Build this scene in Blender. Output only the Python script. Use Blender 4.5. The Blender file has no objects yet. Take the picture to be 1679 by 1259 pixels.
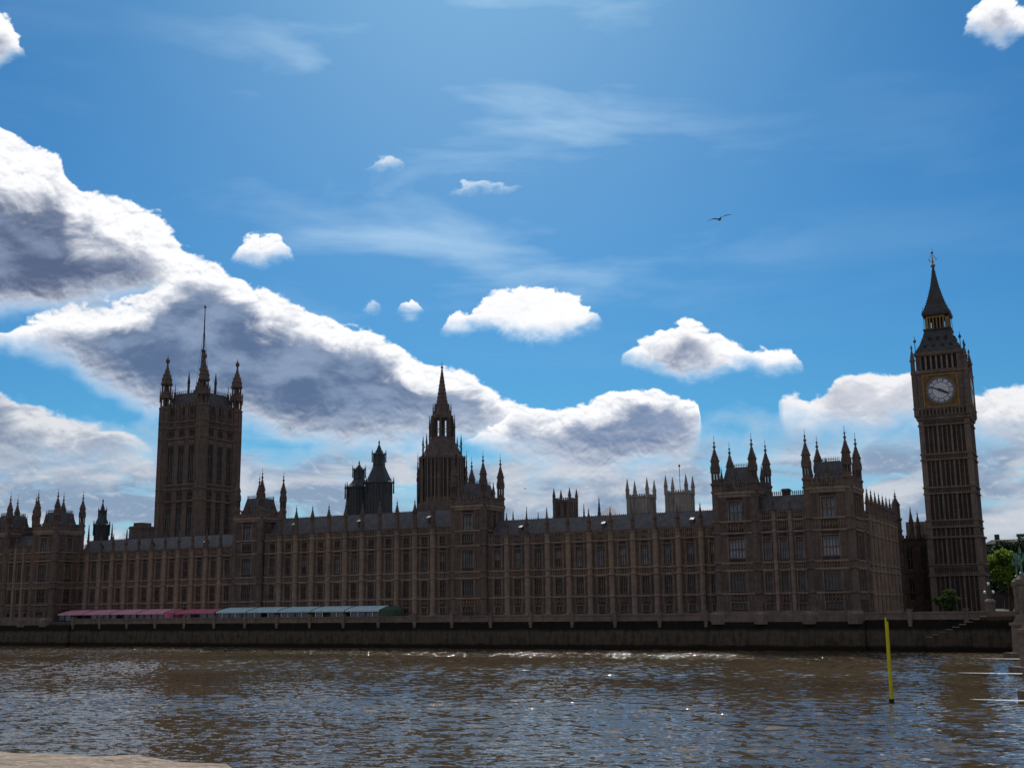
import bpy, bmesh, math, random
import numpy as np
from mathutils import Vector, Matrix
random.seed(7)
R = math.radians
sc = bpy.context.scene
C = sc.collection

# ------------------------------------------------------------------ camera, sky, sun, exposure
CAMZ = 10.5
PHI, THETA, ROLL = 0.46764, 0.19044, 0.013
cam = bpy.data.objects.new("camera", bpy.data.cameras.new("camera"))
C.objects.link(cam)
cam.data.sensor_width = 36.0
cam.data.lens = 36.0 * 1870.0 / 1679.0
cam.data.clip_end = 6000
cam.data.clip_start = 0.1
cam.matrix_world = (Matrix.Translation((0, 0, CAMZ)) @ Matrix.Rotation(PHI, 4, 'Z')
                    @ Matrix.Rotation(math.pi/2 + THETA, 4, 'X') @ Matrix.Rotation(-ROLL, 4, 'Z'))
sc.camera = cam
sc.view_settings.view_transform = 'Standard'
sc.view_settings.look = 'None'
sc.view_settings.exposure = 0.0
sc.view_settings.gamma = 1.0
sc.cycles.max_bounces = 6
sc.cycles.transparent_max_bounces = 12
sc.cycles.caustics_reflective = False
sc.cycles.caustics_refractive = False
sc.cycles.sample_clamp_indirect = 4.0

SUN_AZ, SUN_EL = -0.50, R(45)      # azimuth from +Y towards +X
sd = Vector((math.sin(SUN_AZ)*math.cos(SUN_EL), math.cos(SUN_AZ)*math.cos(SUN_EL), math.sin(SUN_EL)))
sun = bpy.data.objects.new("sun", bpy.data.lights.new("sun", 'SUN'))
C.objects.link(sun)
sun.data.energy = 3.6
sun.data.angle = R(0.53)
sun.data.color = (1.0, 0.95, 0.88)
sun.rotation_euler = (-sd).to_track_quat('-Z', 'Y').to_euler()

class G:
    """tiny helper for building node graphs"""
    def __init__(s, nt): s.nt = nt
    def n(s, t, **k):
        x = s.nt.nodes.new(t)
        for a, b in k.items(): setattr(x, a, b)
        return x
    def put(s, sock, v):
        if isinstance(v, bpy.types.NodeSocket): s.nt.links.new(v, sock)
        else: sock.default_value = v
    def m(s, op, a, b=None, c=None, clamp=False):
        x = s.n('ShaderNodeMath', operation=op, use_clamp=clamp)
        s.put(x.inputs[0], a)
        if b is not None: s.put(x.inputs[1], b)
        if c is not None: s.put(x.inputs[2], c)
        return x.outputs[0]
    def step(s, v, lo, hi, a=0.0, b=1.0, smooth=True):
        x = s.n('ShaderNodeMapRange', interpolation_type='SMOOTHSTEP' if smooth else 'LINEAR')
        s.put(x.inputs[0], v); s.put(x.inputs[1], lo); s.put(x.inputs[2], hi)
        s.put(x.inputs[3], a); s.put(x.inputs[4], b)
        return x.outputs[0]
    def mix(s, f, a, b):
        x = s.n('ShaderNodeMix', data_type='RGBA')
        s.put(x.inputs[0], f); s.put(x.inputs[6], a); s.put(x.inputs[7], b)
        return x.outputs[2]
    def vec(s, x, y, z=0.0):
        c = s.n('ShaderNodeCombineXYZ')
        s.put(c.inputs[0], x); s.put(c.inputs[1], y); s.put(c.inputs[2], z)
        return c.outputs[0]
    def noise(s, v, scale, detail=4, rough=0.55, dist=0.0, lac=2.0):
        x = s.n('ShaderNodeTexNoise')
        if v is not None: s.put(x.inputs['Vector'], v)
        x.inputs['Scale'].default_value = scale; x.inputs['Detail'].default_value = detail
        x.inputs['Roughness'].default_value = rough; x.inputs['Distortion'].default_value = dist
        x.inputs['Lacunarity'].default_value = lac
        return x.outputs['Fac']

CL = {
'A': ([(-0.98,0.395),(-0.9111, 0.3779), (-0.8894, 0.373), (-0.8674, 0.3683), (-0.8464, 0.3455), (-0.8112, 0.3384), (-0.7854, 0.3294), (-0.7481, 0.2994), (-0.7244, 0.2907), (-0.705, 0.2608)],
      [(-0.98,0.225),(-0.9002, 0.2273), (-0.8301, 0.2368), (-0.7866, 0.251), (-0.7571, 0.2682), (-0.7372, 0.2848), (-0.7045, 0.32)]),
'B': ([(-0.98,0.21),(-0.8999, 0.2224), (-0.8452, 0.2467), (-0.7968, 0.2554), (-0.7479, 0.2943), (-0.7056, 0.2789), (-0.6843, 0.2721), (-0.6197, 0.2481), (-0.5816, 0.234), (-0.5435, 0.2119), (-0.5163, 0.2066), (-0.481, 0.185), (-0.455, 0.172), (-0.43, 0.165), (-0.40, 0.10)],
      [(-0.98,0.20),(-0.8982, 0.1981), (-0.8704, 0.1951), (-0.8216, 0.1705), (-0.7768, 0.1495), (-0.7013, 0.1438), (-0.6752, 0.1323), (-0.5434, 0.1294), (-0.4897, 0.1343), (-0.44, 0.14), (-0.40, 0.17)]),
'C': ([(-0.56,0.10),(-0.50,0.150),(-0.476, 0.160), (-0.4622, 0.1719), (-0.4351, 0.1694), (-0.408, 0.172), (-0.3807, 0.1804), (-0.3271, 0.1786), (-0.3026, 0.1687), (-0.295, 0.11)],
      [(-0.56,0.17),(-0.50,0.125),(-0.4629, 0.1157), (-0.4098, 0.0986), (-0.3301, 0.1021), (-0.3028, 0.1275), (-0.295, 0.17)]),
'D': ([(-0.98,0.18),(-0.8964, 0.1728), (-0.8684, 0.1646), (-0.8493, 0.1567), (-0.8207, 0.1529), (-0.7813, 0.1402), (-0.755, 0.09)],
      [(-0.98,0.09),(-0.8913, 0.0961), (-0.8225, 0.0978), (-0.7755, 0.119), (-0.755, 0.16)]),
'E': ([(-0.245,0.10),(-0.2385, 0.1459), (-0.2316, 0.169), (-0.2075, 0.1703), (-0.196, 0.1748), (-0.1852, 0.1854), (-0.1611, 0.1869), (-0.1217, 0.1869), (-0.0945, 0.1677), (-0.0758, 0.1662), (-0.0392, 0.169),(0.05,0.175)],
      [(-0.245,0.18),(-0.2299, 0.1351), (-0.1751, 0.1273), (-0.1262, 0.1297), (-0.0446, 0.1098),(0.05,0.11)]),
'F': ([(-0.9455, 0.4219), (-0.9437, 0.4336), (-0.9343, 0.4604), (-0.9233, 0.4708), (-0.9106, 0.4614), (-0.8969, 0.4418), (-0.8932, 0.4307), (-0.7204, 0.2825), (-0.7178, 0.2955), (-0.7046, 0.3103), (-0.691, 0.3057), (-0.6769, 0.3099), (-0.6627, 0.2983), (-0.6591, 0.2854), (-0.6112, 0.3645), (-0.603, 0.3724), (-0.594, 0.3764), (-0.5829, 0.3817), (-0.5717, 0.381), (-0.5635, 0.3758), (-0.5601, 0.366), (-0.5308, 0.3481), (-0.5254, 0.3561), (-0.5109, 0.3632), (-0.4903, 0.3602), (-0.4697, 0.3612), (-0.4552, 0.3558), (-0.4491, 0.3477), (-0.3738, 0.1946), (-0.3701, 0.2078), (-0.3406, 0.2288), (-0.3117, 0.2388), (-0.284, 0.2258), (-0.2572, 0.2058), (-0.243, 0.211), (-0.2321, 0.2133), (-0.2219, 0.2071), (-0.212, 0.1961), (-0.2097, 0.1829), (-0.0633, 0.4409), (-0.0592, 0.4519), (-0.0426, 0.4693), (-0.0275, 0.4731), (-0.0143, 0.461), (0.0, 0.46), (0.01, 0.429)],
      [(-0.9466, 0.4354), (-0.9437, 0.4336), (-0.9194, 0.4234), (-0.8969, 0.4418), (-0.8942, 0.4445), (-0.721, 0.2979), (-0.7178, 0.2955), (-0.6901, 0.2889), (-0.6627, 0.2983), (-0.6595, 0.301), (-0.6114, 0.3799), (-0.603, 0.3774), (-0.5838, 0.3763), (-0.5635, 0.3788), (-0.5601, 0.3814), (-0.5308, 0.3637), (-0.5254, 0.3601), (-0.4904, 0.3582), (-0.4552, 0.3608), (-0.4488, 0.3633), (-0.3733, 0.2105), (-0.3701, 0.2078), (-0.3138, 0.1893), (-0.2573, 0.1963), (-0.2334, 0.1905), (-0.212, 0.1961), (-0.2088, 0.1984), (-0.0619, 0.4547), (-0.0592, 0.4519), (-0.0316, 0.4348), (0.0, 0.4408), (0.01, 0.4425)]),
'G': ([(-0.6023, 0.2446), (-0.5993, 0.2578), (-0.5958, 0.256), (-0.5923, 0.257), (-0.5887, 0.256), (-0.5851, 0.254), (-0.5817, 0.2449), (-0.5714, 0.2395), (-0.5682, 0.2528), (-0.5632, 0.2595), (-0.5581, 0.2618), (-0.553, 0.2588), (-0.5479, 0.253), (-0.5446, 0.2397), (-0.5332, 0.2256), (-0.5299, 0.2389), (-0.522, 0.2459), (-0.5142, 0.2482), (-0.5064, 0.2449), (-0.5, 0.2535), (-0.4774, 0.2665), (-0.4469, 0.2731), (-0.4167, 0.2626), (-0.387, 0.2433), (-0.3841, 0.2299)],
      [(-0.6026, 0.2604), (-0.5993, 0.2578), (-0.5922, 0.2561), (-0.5851, 0.2581), (-0.5819, 0.2608), (-0.5715, 0.2554), (-0.5682, 0.2528), (-0.5581, 0.2491), (-0.5479, 0.253), (-0.5447, 0.2557), (-0.5331, 0.2415), (-0.5299, 0.2389), (-0.5143, 0.2349), (-0.4986, 0.2388), (-0.4476, 0.2306), (-0.387, 0.2433), (-0.3837, 0.2459)]),
}

def make_world():
    w = bpy.data.worlds.new("World"); sc.world = w; w.use_nodes = True
    nt = w.node_tree; nt.nodes.clear(); g = G(nt)
    sky = g.n('ShaderNodeTexSky', sky_type='NISHITA')
    sky.sun_disc = False; sky.sun_elevation = SUN_EL; sky.sun_rotation = SUN_AZ
    sky.air_density = 1.0; sky.dust_density = SKY_DUST; sky.ozone_density = SKY_OZONE; sky.altitude = 0
    hs = g.n('ShaderNodeHueSaturation')
    hs.inputs['Saturation'].default_value = SKY_SAT; hs.inputs['Value'].default_value = 1.0
    hs.inputs['Hue'].default_value = SKY_HUE
    nt.links.new(sky.outputs[0], hs.inputs['Color'])
    tint = g.n('ShaderNodeMix', data_type='RGBA', blend_type='MULTIPLY'); tint.inputs[0].default_value = 1.0
    nt.links.new(hs.outputs[0], tint.inputs[6]); tint.inputs[7].default_value = SKY_TINT
    bg = g.n('ShaderNodeBackground'); bg.inputs[1].default_value = SKY_STR
    nt.links.new(tint.outputs[2], bg.inputs[0])
    tc = g.n('ShaderNodeTexCoord')
    sep = g.n('ShaderNodeSeparateXYZ'); nt.links.new(tc.outputs['Generated'], sep.inputs[0])
    X, Y, Z = sep.outputs
    az = g.m('ARCTAN2', X, Y); el = g.m('ARCSINE', Z)
    P = g.vec(az, el, 0.0)
    Pf = g.vec(az, g.m('MULTIPLY', el, 1.5), 0.0)
    big = g.noise(Pf, 24, 3, 0.5, 0.3)                       # puff-scale
    fine = g.noise(Pf, 54, 8, 0.62, 0.35)               # billows and frayed rims
    sh = g.vec(g.m('ADD', az, 0.0006), g.m('ADD', g.m('MULTIPLY', el, 1.5), 0.0042), 0.0)
    fine2 = g.noise(sh, 54, 8, 0.62, 0.35)
    relief = g.m('MULTIPLY', g.m('SUBTRACT', fine, fine2), 3.2)     # towards the sun minus here
    soft = g.noise(g.vec(az, g.m('MULTIPLY', el, 2.6), 3.0), 12, 4, 0.55, 0.4)
    mid_n = g.noise(g.vec(az, g.m('MULTIPLY', el, 1.9), 9.0), 17, 5, 0.58, 0.5)
    bc = g.m('SUBTRACT', big, 0.5); fc = g.m('SUBTRACT', fine, 0.5)
    color = (0, 0, 0, 1); alpha = 0.0
    def over(a_new, c_new, a_old, c_old):
        if a_old == 0.0: return a_new, c_new
        c = g.mix(a_new, c_old, c_new)
        a = g.m('SUBTRACT', 1.0, g.m('MULTIPLY', g.m('SUBTRACT', 1.0, a_new), g.m('SUBTRACT', 1.0, a_old)))
        return a, c
    # thin high cirrus veils
    ci = g.noise(g.vec(g.m('MULTIPLY', az, 1.0), g.m('MULTIPLY', el, 4.5), 7.3), 4.2, 6, 0.52, 0.35)
    ca = g.step(ci, 0.42, 0.80, 0.0, 0.55)
    ca = g.m('MULTIPLY', ca, g.step(el, 0.18, 0.30))
    ca = g.m('MULTIPLY', ca, g.step(g.m('ABSOLUTE', g.m('ADD', az, 0.50)), 0.10, 0.34, 1.0, 0.12))
    glow = g.m('MULTIPLY', g.step(g.m('ABSOLUTE', g.m('ADD', az, 0.50)), 0.0, 0.45, 0.16, 0.0), g.step(el, 0.15, 0.55))
    ca = g.m('MAXIMUM', ca, glow)
    alpha, color = ca, (0.60, 0.80, 0.97, 1)
    # white glare round the unseen sun, added to silver the water reflections
    dsun = g.n('ShaderNodeVectorMath', operation='DOT_PRODUCT'); nt.links.new(tc.outputs['Generated'], dsun.inputs[0]); dsun.inputs[1].default_value = sd
    gl = g.m('MULTIPLY', g.step(dsun.outputs['Value'], math.cos(R(15.8)), math.cos(R(5))), 0.95)
    alpha, color = over(gl, (2.1, 2.15, 2.2, 1), alpha, color)
    # unseen bright veil above the frame, added to whiten the water's reflections
    ve = g.m('MULTIPLY', g.m('MULTIPLY', g.step(el, 0.53, 0.66), g.step(el, 1.15, 0.95)), g.step(g.m('ABSOLUTE', g.m('ADD', az, 0.45)), 1.1, 0.8))
    alpha, color = over(g.m('MULTIPLY', ve, g.step(ci, 0.3, 0.6, 0.35, 0.85)), (1.25, 1.22, 1.28, 1), alpha, color)
    # low broken cloud near the horizon
    lo = g.noise(g.vec(g.m('MULTIPLY', az, 1.0), g.m('MULTIPLY', el, 4.2), 1.0), 7, 7, 0.6, 0.5)
    la = g.m('MULTIPLY', g.step(lo, 0.33, 0.50, 0.15, 0.95), g.step(g.m('ADD', el, g.m('MULTIPLY', bc, 0.09)), 0.165, 0.105))
    la = g.m('MULTIPLY', la, g.step(el, -0.02, 0.0))
    lc = g.mix(g.step(soft, 0.40, 0.64), (0.24, 0.32, 0.46, 1), (0.60, 0.62, 0.68, 1))
    lc = g.mix(g.m('MULTIPLY', g.step(relief, 0.0, 0.6), 0.25), lc, (0.88, 0.86, 0.86, 1))
    alpha, color = over(la, lc, alpha, color)
    # unseen broken cloud round the rest of the sky, added for neutral fill
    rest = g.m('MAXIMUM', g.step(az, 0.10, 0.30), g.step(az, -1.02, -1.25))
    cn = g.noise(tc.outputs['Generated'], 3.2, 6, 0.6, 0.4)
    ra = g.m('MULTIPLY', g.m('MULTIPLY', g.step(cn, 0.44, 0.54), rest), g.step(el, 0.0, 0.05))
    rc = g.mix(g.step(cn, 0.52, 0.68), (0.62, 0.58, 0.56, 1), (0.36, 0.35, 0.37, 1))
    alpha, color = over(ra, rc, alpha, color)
    def curve(pts):
        n = g.n('ShaderNodeFloatCurve')
        c = n.mapping.curves[0]; n.mapping.use_clip = False
        pts = sorted(pts)
        # x: az -1..0.1 -> 0..1 ; y: el 0..0.5 -> 0..1
        q = [((a + 1.0) / 1.1, e / 0.5) for a, e in pts]
        q = [(0.0, q[0][1])] + q + [(1.0, q[-1][1])]
        while len(c.points) < len(q): c.points.new(0.5, 0.5)
        for p, (x, y) in zip(c.points, q):
            p.location = (min(max(x, 0), 1), y); p.handle_type = 'VECTOR' if len(pts) > 20 else 'AUTO'
        n.mapping.update()
        nt.links.new(g.m('MULTIPLY_ADD', az, 1 / 1.1, 1 / 1.1), n.inputs['Value'])
        return g.m('MULTIPLY', n.outputs[0], 0.5)
    def layer(key, rim, core, amp_b, amp_f, und, dark, mid, edge=0.004, white=(1.0, 1.0, 1.02, 1), grow=0.0):
        nonlocal alpha, color
        T = curve(CL[key][0]); B = curve(CL[key][1])
        wob = g.m('ADD', g.m('MULTIPLY', bc, amp_b), g.m('MULTIPLY', fc, amp_f))
        F1 = g.m('ADD', g.m('ADD', g.m('SUBTRACT', T, el), wob), grow)
        F2 = g.m('ADD', g.m('SUBTRACT', g.m('SUBTRACT', el, B), g.m('MULTIPLY', wob, 0.7)), grow)
        inside = g.m('MULTIPLY', g.step(az, -1.0, -0.96), g.step(az, 0.09, 0.06))
        a = g.m('MULTIPLY', g.m('MULTIPLY', g.step(F1, 0.0, edge), g.step(F2, 0.0, und)), inside)
        d = g.m('ADD', F1, g.m('MULTIPLY', g.m('SUBTRACT', mid_n, 0.5), core * 3.2))
        k = g.m('MULTIPLY', g.step(d, rim * 0.45, rim + core * 1.15), g.step(F2, -und, und * 2.2))
        kk = g.m('SUBTRACT', k, g.m('MULTIPLY', relief, g.m('MULTIPLY_ADD', g.m('POWER', k, 0.5), -0.42, 0.55)), clamp=True)
        body = g.mix(g.step(g.m('ADD', g.m('MULTIPLY_ADD', soft, 0.5, g.m('MULTIPLY', mid_n, 0.5)), g.m('MULTIPLY', fc, 0.12)), 0.42, 0.62), dark, mid)
        pale = tuple(0.45*a_ + 0.55*b_ for a_, b_ in zip(mid[:3], white[:3])) + (1,)
        col = g.mix(g.step(kk, 0.0, 0.45), white, pale)
        col = g.mix(g.step(kk, 0.25, 1.0), col, body)
        alpha, color = over(a, col, alpha, color)
    dk = (0.100, 0.138, 0.245, 1); md = (0.24, 0.305, 0.44, 1)
    layer('D', 0.004, 0.022, 0.024, 0.012, 0.04, (0.13, 0.20, 0.33, 1), (0.24, 0.32, 0.46, 1), 0.005, (0.74, 0.76, 0.80, 1))
    layer('B', 0.012, 0.026, 0.028, 0.022, 0.026, (0.108, 0.170, 0.300, 1), (0.25, 0.335, 0.49, 1))
    layer('A', 0.026, 0.036, 0.032, 0.022, 0.022, dk, md)
    layer('C', 0.006, 0.022, 0.024, 0.018, 0.034, (0.125, 0.20, 0.355, 1), (0.23, 0.31, 0.47, 1), 0.003)
    layer('E', 0.006, 0.030, 0.030, 0.016, 0.035, (0.24, 0.31, 0.45, 1), (0.46, 0.50, 0.60, 1), 0.004, (0.90, 0.90, 0.93, 1))
    layer('F', 0.012, 0.018, 0.026, 0.028, 0.018, (0.18, 0.23, 0.36, 1), (0.45, 0.50, 0.61, 1), grow=0.005)
    layer('G', 0.022, 0.050, 0.026, 0.030, 0.020, (0.55, 0.62, 0.74, 1), (0.8, 0.84, 0.9, 1), grow=0.007)
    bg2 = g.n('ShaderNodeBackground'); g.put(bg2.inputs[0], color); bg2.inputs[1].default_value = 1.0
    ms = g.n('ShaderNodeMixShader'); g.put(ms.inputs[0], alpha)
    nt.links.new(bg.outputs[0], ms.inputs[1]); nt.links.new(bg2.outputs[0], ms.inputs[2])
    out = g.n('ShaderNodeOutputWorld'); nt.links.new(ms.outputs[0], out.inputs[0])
    w.cycles.sampling_method = 'MANUAL'; w.cycles.sample_map_resolution = 512
SKY_TINT = (0.26, 0.665, 0.885, 1)
SKY_STR, SKY_SAT, SKY_HUE, SKY_DUST, SKY_OZONE = 0.085, 1.25, 0.5, 0.6, 2.0
make_world()

# ------------------------------------------------------------------ materials
def mat(name, rough=0.8, metal=0.0, spec=0.22):
    m = bpy.data.materials.new(name); m.use_nodes = True
    nt = m.node_tree; b = nt.nodes['Principled BSDF']
    b.inputs['Roughness'].default_value = rough; b.inputs['Metallic'].default_value = metal
    b.inputs['Specular IOR Level'].default_value = spec
    return m, G(nt), b

def stone(name, c1, c2, scale=0.5, soot=0.55, bump=0.25, courses=0.45, streak=1.0):
    """weathered stone: patches, sooty streaks that run down, fine courses"""
    m, g, b = mat(name, 0.9, 0.0, 0.12)
    tc = g.n('ShaderNodeNewGeometry'); pos = tc.outputs['Position']
    sp = g.n('ShaderNodeSeparateXYZ'); g.nt.links.new(pos, sp.inputs[0])
    n1 = g.noise(pos, scale, 5, 0.6)
    st = g.noise(g.vec(sp.outputs[0], sp.outputs[1], g.m('MULTIPLY', sp.outputs[2], 0.12)), 0.9*streak, 4, 0.65)
    n3 = g.noise(pos, 5.0, 3, 0.6)
    col = g.mix(g.step(n1, 0.3, 0.7), c1, c2)
    dk = tuple(x*0.45 for x in c1[:3]) + (1,)
    n0 = g.noise(pos, 0.035, 3, 0.6)                        # cleaned and uncleaned stretches
    hn = tuple(a_*b_ for a_, b_ in zip(c2[:3], (1.12, 1.03, 0.86))) + (1,)
    col = g.mix(g.step(n0, 0.42, 0.62, 0.0, 0.55), col, hn)
    col = g.mix(g.m('MULTIPLY', g.step(st, 0.45, 0.72), soot), col, dk)
    # block courses: each course a little different
    if courses:
        cell = g.n('ShaderNodeTexWhiteNoise', noise_dimensions='3D')
        hv = g.m('ADD', sp.outputs[0], sp.outputs[1])
        row = g.m('FLOOR', g.m('DIVIDE', sp.outputs[2], courses))
        colm = g.m('FLOOR', g.m('ADD', g.m('DIVIDE', hv, courses*1.9), g.m('MULTIPLY', row, 0.5)))
        g.put(cell.inputs[0], g.vec(colm, row, 0.0))
        col = g.mix(g.m('MULTIPLY', cell.outputs['Value'], 0.34), col, dk)
    col = g.mix(g.step(n3, 0.35, 0.75, 0.0, 0.25), col, c2)
    g.put(b.inputs['Base Color'], col)
    bp = g.n('ShaderNodeBump'); bp.inputs['Strength'].default_value = bump; bp.inputs['Distance'].default_value = 0.1
    g.put(bp.inputs['Height'], n3); g.put(b.inputs['Normal'], bp.outputs[0])
    return m

def plain(name, c, rough=0.7, metal=0.0, var=0.25, scale=1.5, spec=0.3, emis=None):
    m, g, b = mat(name, rough, metal, spec)
    tc = g.n('ShaderNodeNewGeometry')
    n1 = g.noise(tc.outputs['Position'], scale, 5, 0.6)
    g.put(b.inputs['Base Color'], g.mix(g.step(n1, 0.3, 0.7), tuple(x*(1-var) for x in c)+(1,), tuple(x*(1+var) for x in c)+(1,)))
    return m

M_ = {}
M_['link_stone'] = stone('shaded_link_stone', (0.075, 0.055, 0.045, 1), (0.12, 0.088, 0.07, 1))  # stone darkened in its colour to offset sunlight bounced onto the link
M_['tower_stone'] = stone('tower_limestone', (0.135, 0.102, 0.088, 1), (0.215, 0.165, 0.14, 1))
M_['stone'] = stone('palace_limestone', (0.108, 0.079, 0.070, 1), (0.168, 0.126, 0.108, 1))
M_['stone_l'] = stone('lit_buttress_limestone', (0.205, 0.152, 0.122, 1), (0.31, 0.232, 0.185, 1), soot=0.5)  # palace limestone lightened in colour, as skylight caught by projecting parts
M_['stone_d'] = stone('shaded_panel_limestone', (0.044, 0.031, 0.029, 1), (0.074, 0.053, 0.047, 1))  # palace limestone darkened in colour, as shade in recessed panels
M_['clock_stone'] = stone('clock_tower_limestone', (0.125, 0.091, 0.076, 1), (0.20, 0.15, 0.122, 1), 0.35)
M_['abbey'] = stone('pale_abbey_stone', (0.20, 0.175, 0.16, 1), (0.34, 0.30, 0.275, 1), 0.15, 0.8)
M_['granite'] = stone('river_wall_granite', (0.10, 0.085, 0.07, 1), (0.16, 0.14, 0.115, 1), 0.4, courses=0.6)
M_['coping'] = stone('coping_stone', (0.145, 0.112, 0.093, 1), (0.225, 0.178, 0.148, 1), 0.5)
M_['bridge'] = stone('bridge_granite', (0.15, 0.115, 0.095, 1), (0.24, 0.19, 0.155, 1), 0.5, courses=0.6)
M_['iron'] = plain('dark_iron', (0.035, 0.04, 0.045), 0.5, 0.0)
M_['slate'] = None
M_['gold'] = plain('gilding', (0.26, 0.15, 0.035), 0.5, 0.15)
M_['dark'] = plain('dark_opening', (0.012, 0.011, 0.012), 0.6)
M_['glass_d'] = plain('dark_window_glass', (0.018, 0.02, 0.024), 0.12, 0.0, 0.4, 0.8, 0.5)
M_['glass_b'] = plain('window_glass_with_pale_blind', (0.23, 0.245, 0.275), 0.35, 0.0, 0.35, 0.5, 0.5)
M_['glass_m'] = plain('mid_grey_window_glass', (0.10, 0.12, 0.14), 0.2, 0.0, 0.4, 0.5, 0.5)  # blue-grey glass tone between the dark panes and the pale blinds
M_['green_iron'] = plain('green_painted_iron', (0.03, 0.12, 0.09), 0.35)
M_['teal_iron'] = plain('bridge_green_paint', (0.05, 0.13, 0.10), 0.35, 0.0, 0.2, 1.5, 0.6)
M_['white'] = plain('white_paint', (0.75, 0.76, 0.78), 0.5)
M_['yellow'] = plain('yellow_paint', (0.62, 0.55, 0.012), 0.4, 0.0, 0.1)
M_['pink'] = plain('pink_canvas', (0.64, 0.29, 0.37), 0.8, 0.0, 0.12, 0.8)
M_['pink_d'] = plain('deep_pink_canvas', (0.50, 0.14, 0.20), 0.8, 0.0, 0.12, 0.8)
M_['blue'] = plain('pale_blue_canvas', (0.44, 0.60, 0.64), 0.75, 0.0, 0.12, 0.8)
M_['teal'] = plain('green_canvas', (0.05, 0.09, 0.06), 0.8)
M_['bark'] = plain('bark', (0.05, 0.035, 0.025), 0.9)
M_['gull'] = plain('gull_feathers', (0.22, 0.20, 0.18), 0.8)
M_['dial_glass'] = plain('opal_dial_glass', (0.17, 0.21, 0.27), 0.3, 0.0, 0.1, 2.0)
M_['dial_white'] = plain('white_opal_glass', (0.62, 0.58, 0.60), 0.35, 0.0, 0.05, 3.0)
M_['dial_ink'] = plain('dark_blue_dial_paint', (0.02, 0.03, 0.06), 0.4)
M_['far'] = plain('far_building_stone', (0.055, 0.045, 0.038), 0.9)
M_['lampglass'] = plain('glint_pale_globe', (0.85, 0.88, 0.9), 0.15, 0.0, 0.02)  # pale colour stands in for sun glints on dark lanterns

def slate():
    m, g, b = mat('cast_iron_roof_plates', 0.55, 0.0, 0.4)
    tc = g.n('ShaderNodeNewGeometry'); sp = g.n('ShaderNodeSeparateXYZ'); g.nt.links.new(tc.outputs['Position'], sp.inputs[0])
    h = g.m('ADD', sp.outputs[0], sp.outputs[1])
    wv = g.m('PINGPONG', h, 0.45)
    ribs = g.step(wv, 0.0, 0.09, 1.0, 0.0)
    rows = g.step(g.m('PINGPONG', sp.outputs[2], 0.4), 0.0, 0.06, 1.0, 0.0)
    n1 = g.noise(tc.outputs['Position'], 0.7, 5, 0.65)
    col = g.mix(g.step(n1, 0.3, 0.7), (0.048, 0.047, 0.050, 1), (0.100, 0.098, 0.106, 1))
    col = g.mix(g.m('MULTIPLY', g.m('MAXIMUM', ribs, rows), 0.45), col, (0.06, 0.05, 0.05, 1))
    g.put(b.inputs['Base Color'], col)
    bp = g.n('ShaderNodeBump'); bp.inputs['Strength'].default_value = 0.6; bp.inputs['Distance'].default_value = 0.12
    g.put(bp.inputs['Height'], g.m('ADD', ribs, g.m('MULTIPLY', n1, 0.4))); g.put(b.inputs['Normal'], bp.outputs[0])
    return m
M_['slate'] = slate()

def leaf(name, c1, c2, tr):
    m, g, b = mat(name, 0.6)
    tc = g.n('ShaderNodeNewGeometry')
    n1 = g.noise(tc.outputs['Position'], 0.6, 3, 0.6)
    wn = g.n('ShaderNodeTexWhiteNoise', noise_dimensions='1D'); g.put(wn.inputs['W'], tc.outputs['Random Per Island'])
    col = g.mix(g.m('ADD', g.m('MULTIPLY', g.step(n1, .3, .7), .5), g.m('MULTIPLY', wn.outputs['Value'], .5)), c1, c2)
    g.put(b.inputs['Base Color'], col)
    t = g.n('ShaderNodeBsdfTranslucent'); g.put(t.inputs[0], col)
    ms = g.n('ShaderNodeMixShader'); ms.inputs[0].default_value = tr
    out = g.nt.nodes['Material Output']
    g.nt.links.new(b.outputs[0], ms.inputs[1]); g.nt.links.new(t.outputs[0], ms.inputs[2]); g.nt.links.new(ms.outputs[0], out.inputs[0])
    return m
M_['leaf'] = leaf('plane_tree_leaves', (0.08, 0.15, 0.018, 1), (0.22, 0.32, 0.04, 1), 0.5)
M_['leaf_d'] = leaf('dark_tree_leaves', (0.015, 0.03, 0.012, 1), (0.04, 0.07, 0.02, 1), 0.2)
M_['leaf_m'] = leaf('bush_leaves', (0.035, 0.07, 0.015, 1), (0.09, 0.15, 0.03, 1), 0.35)

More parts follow.
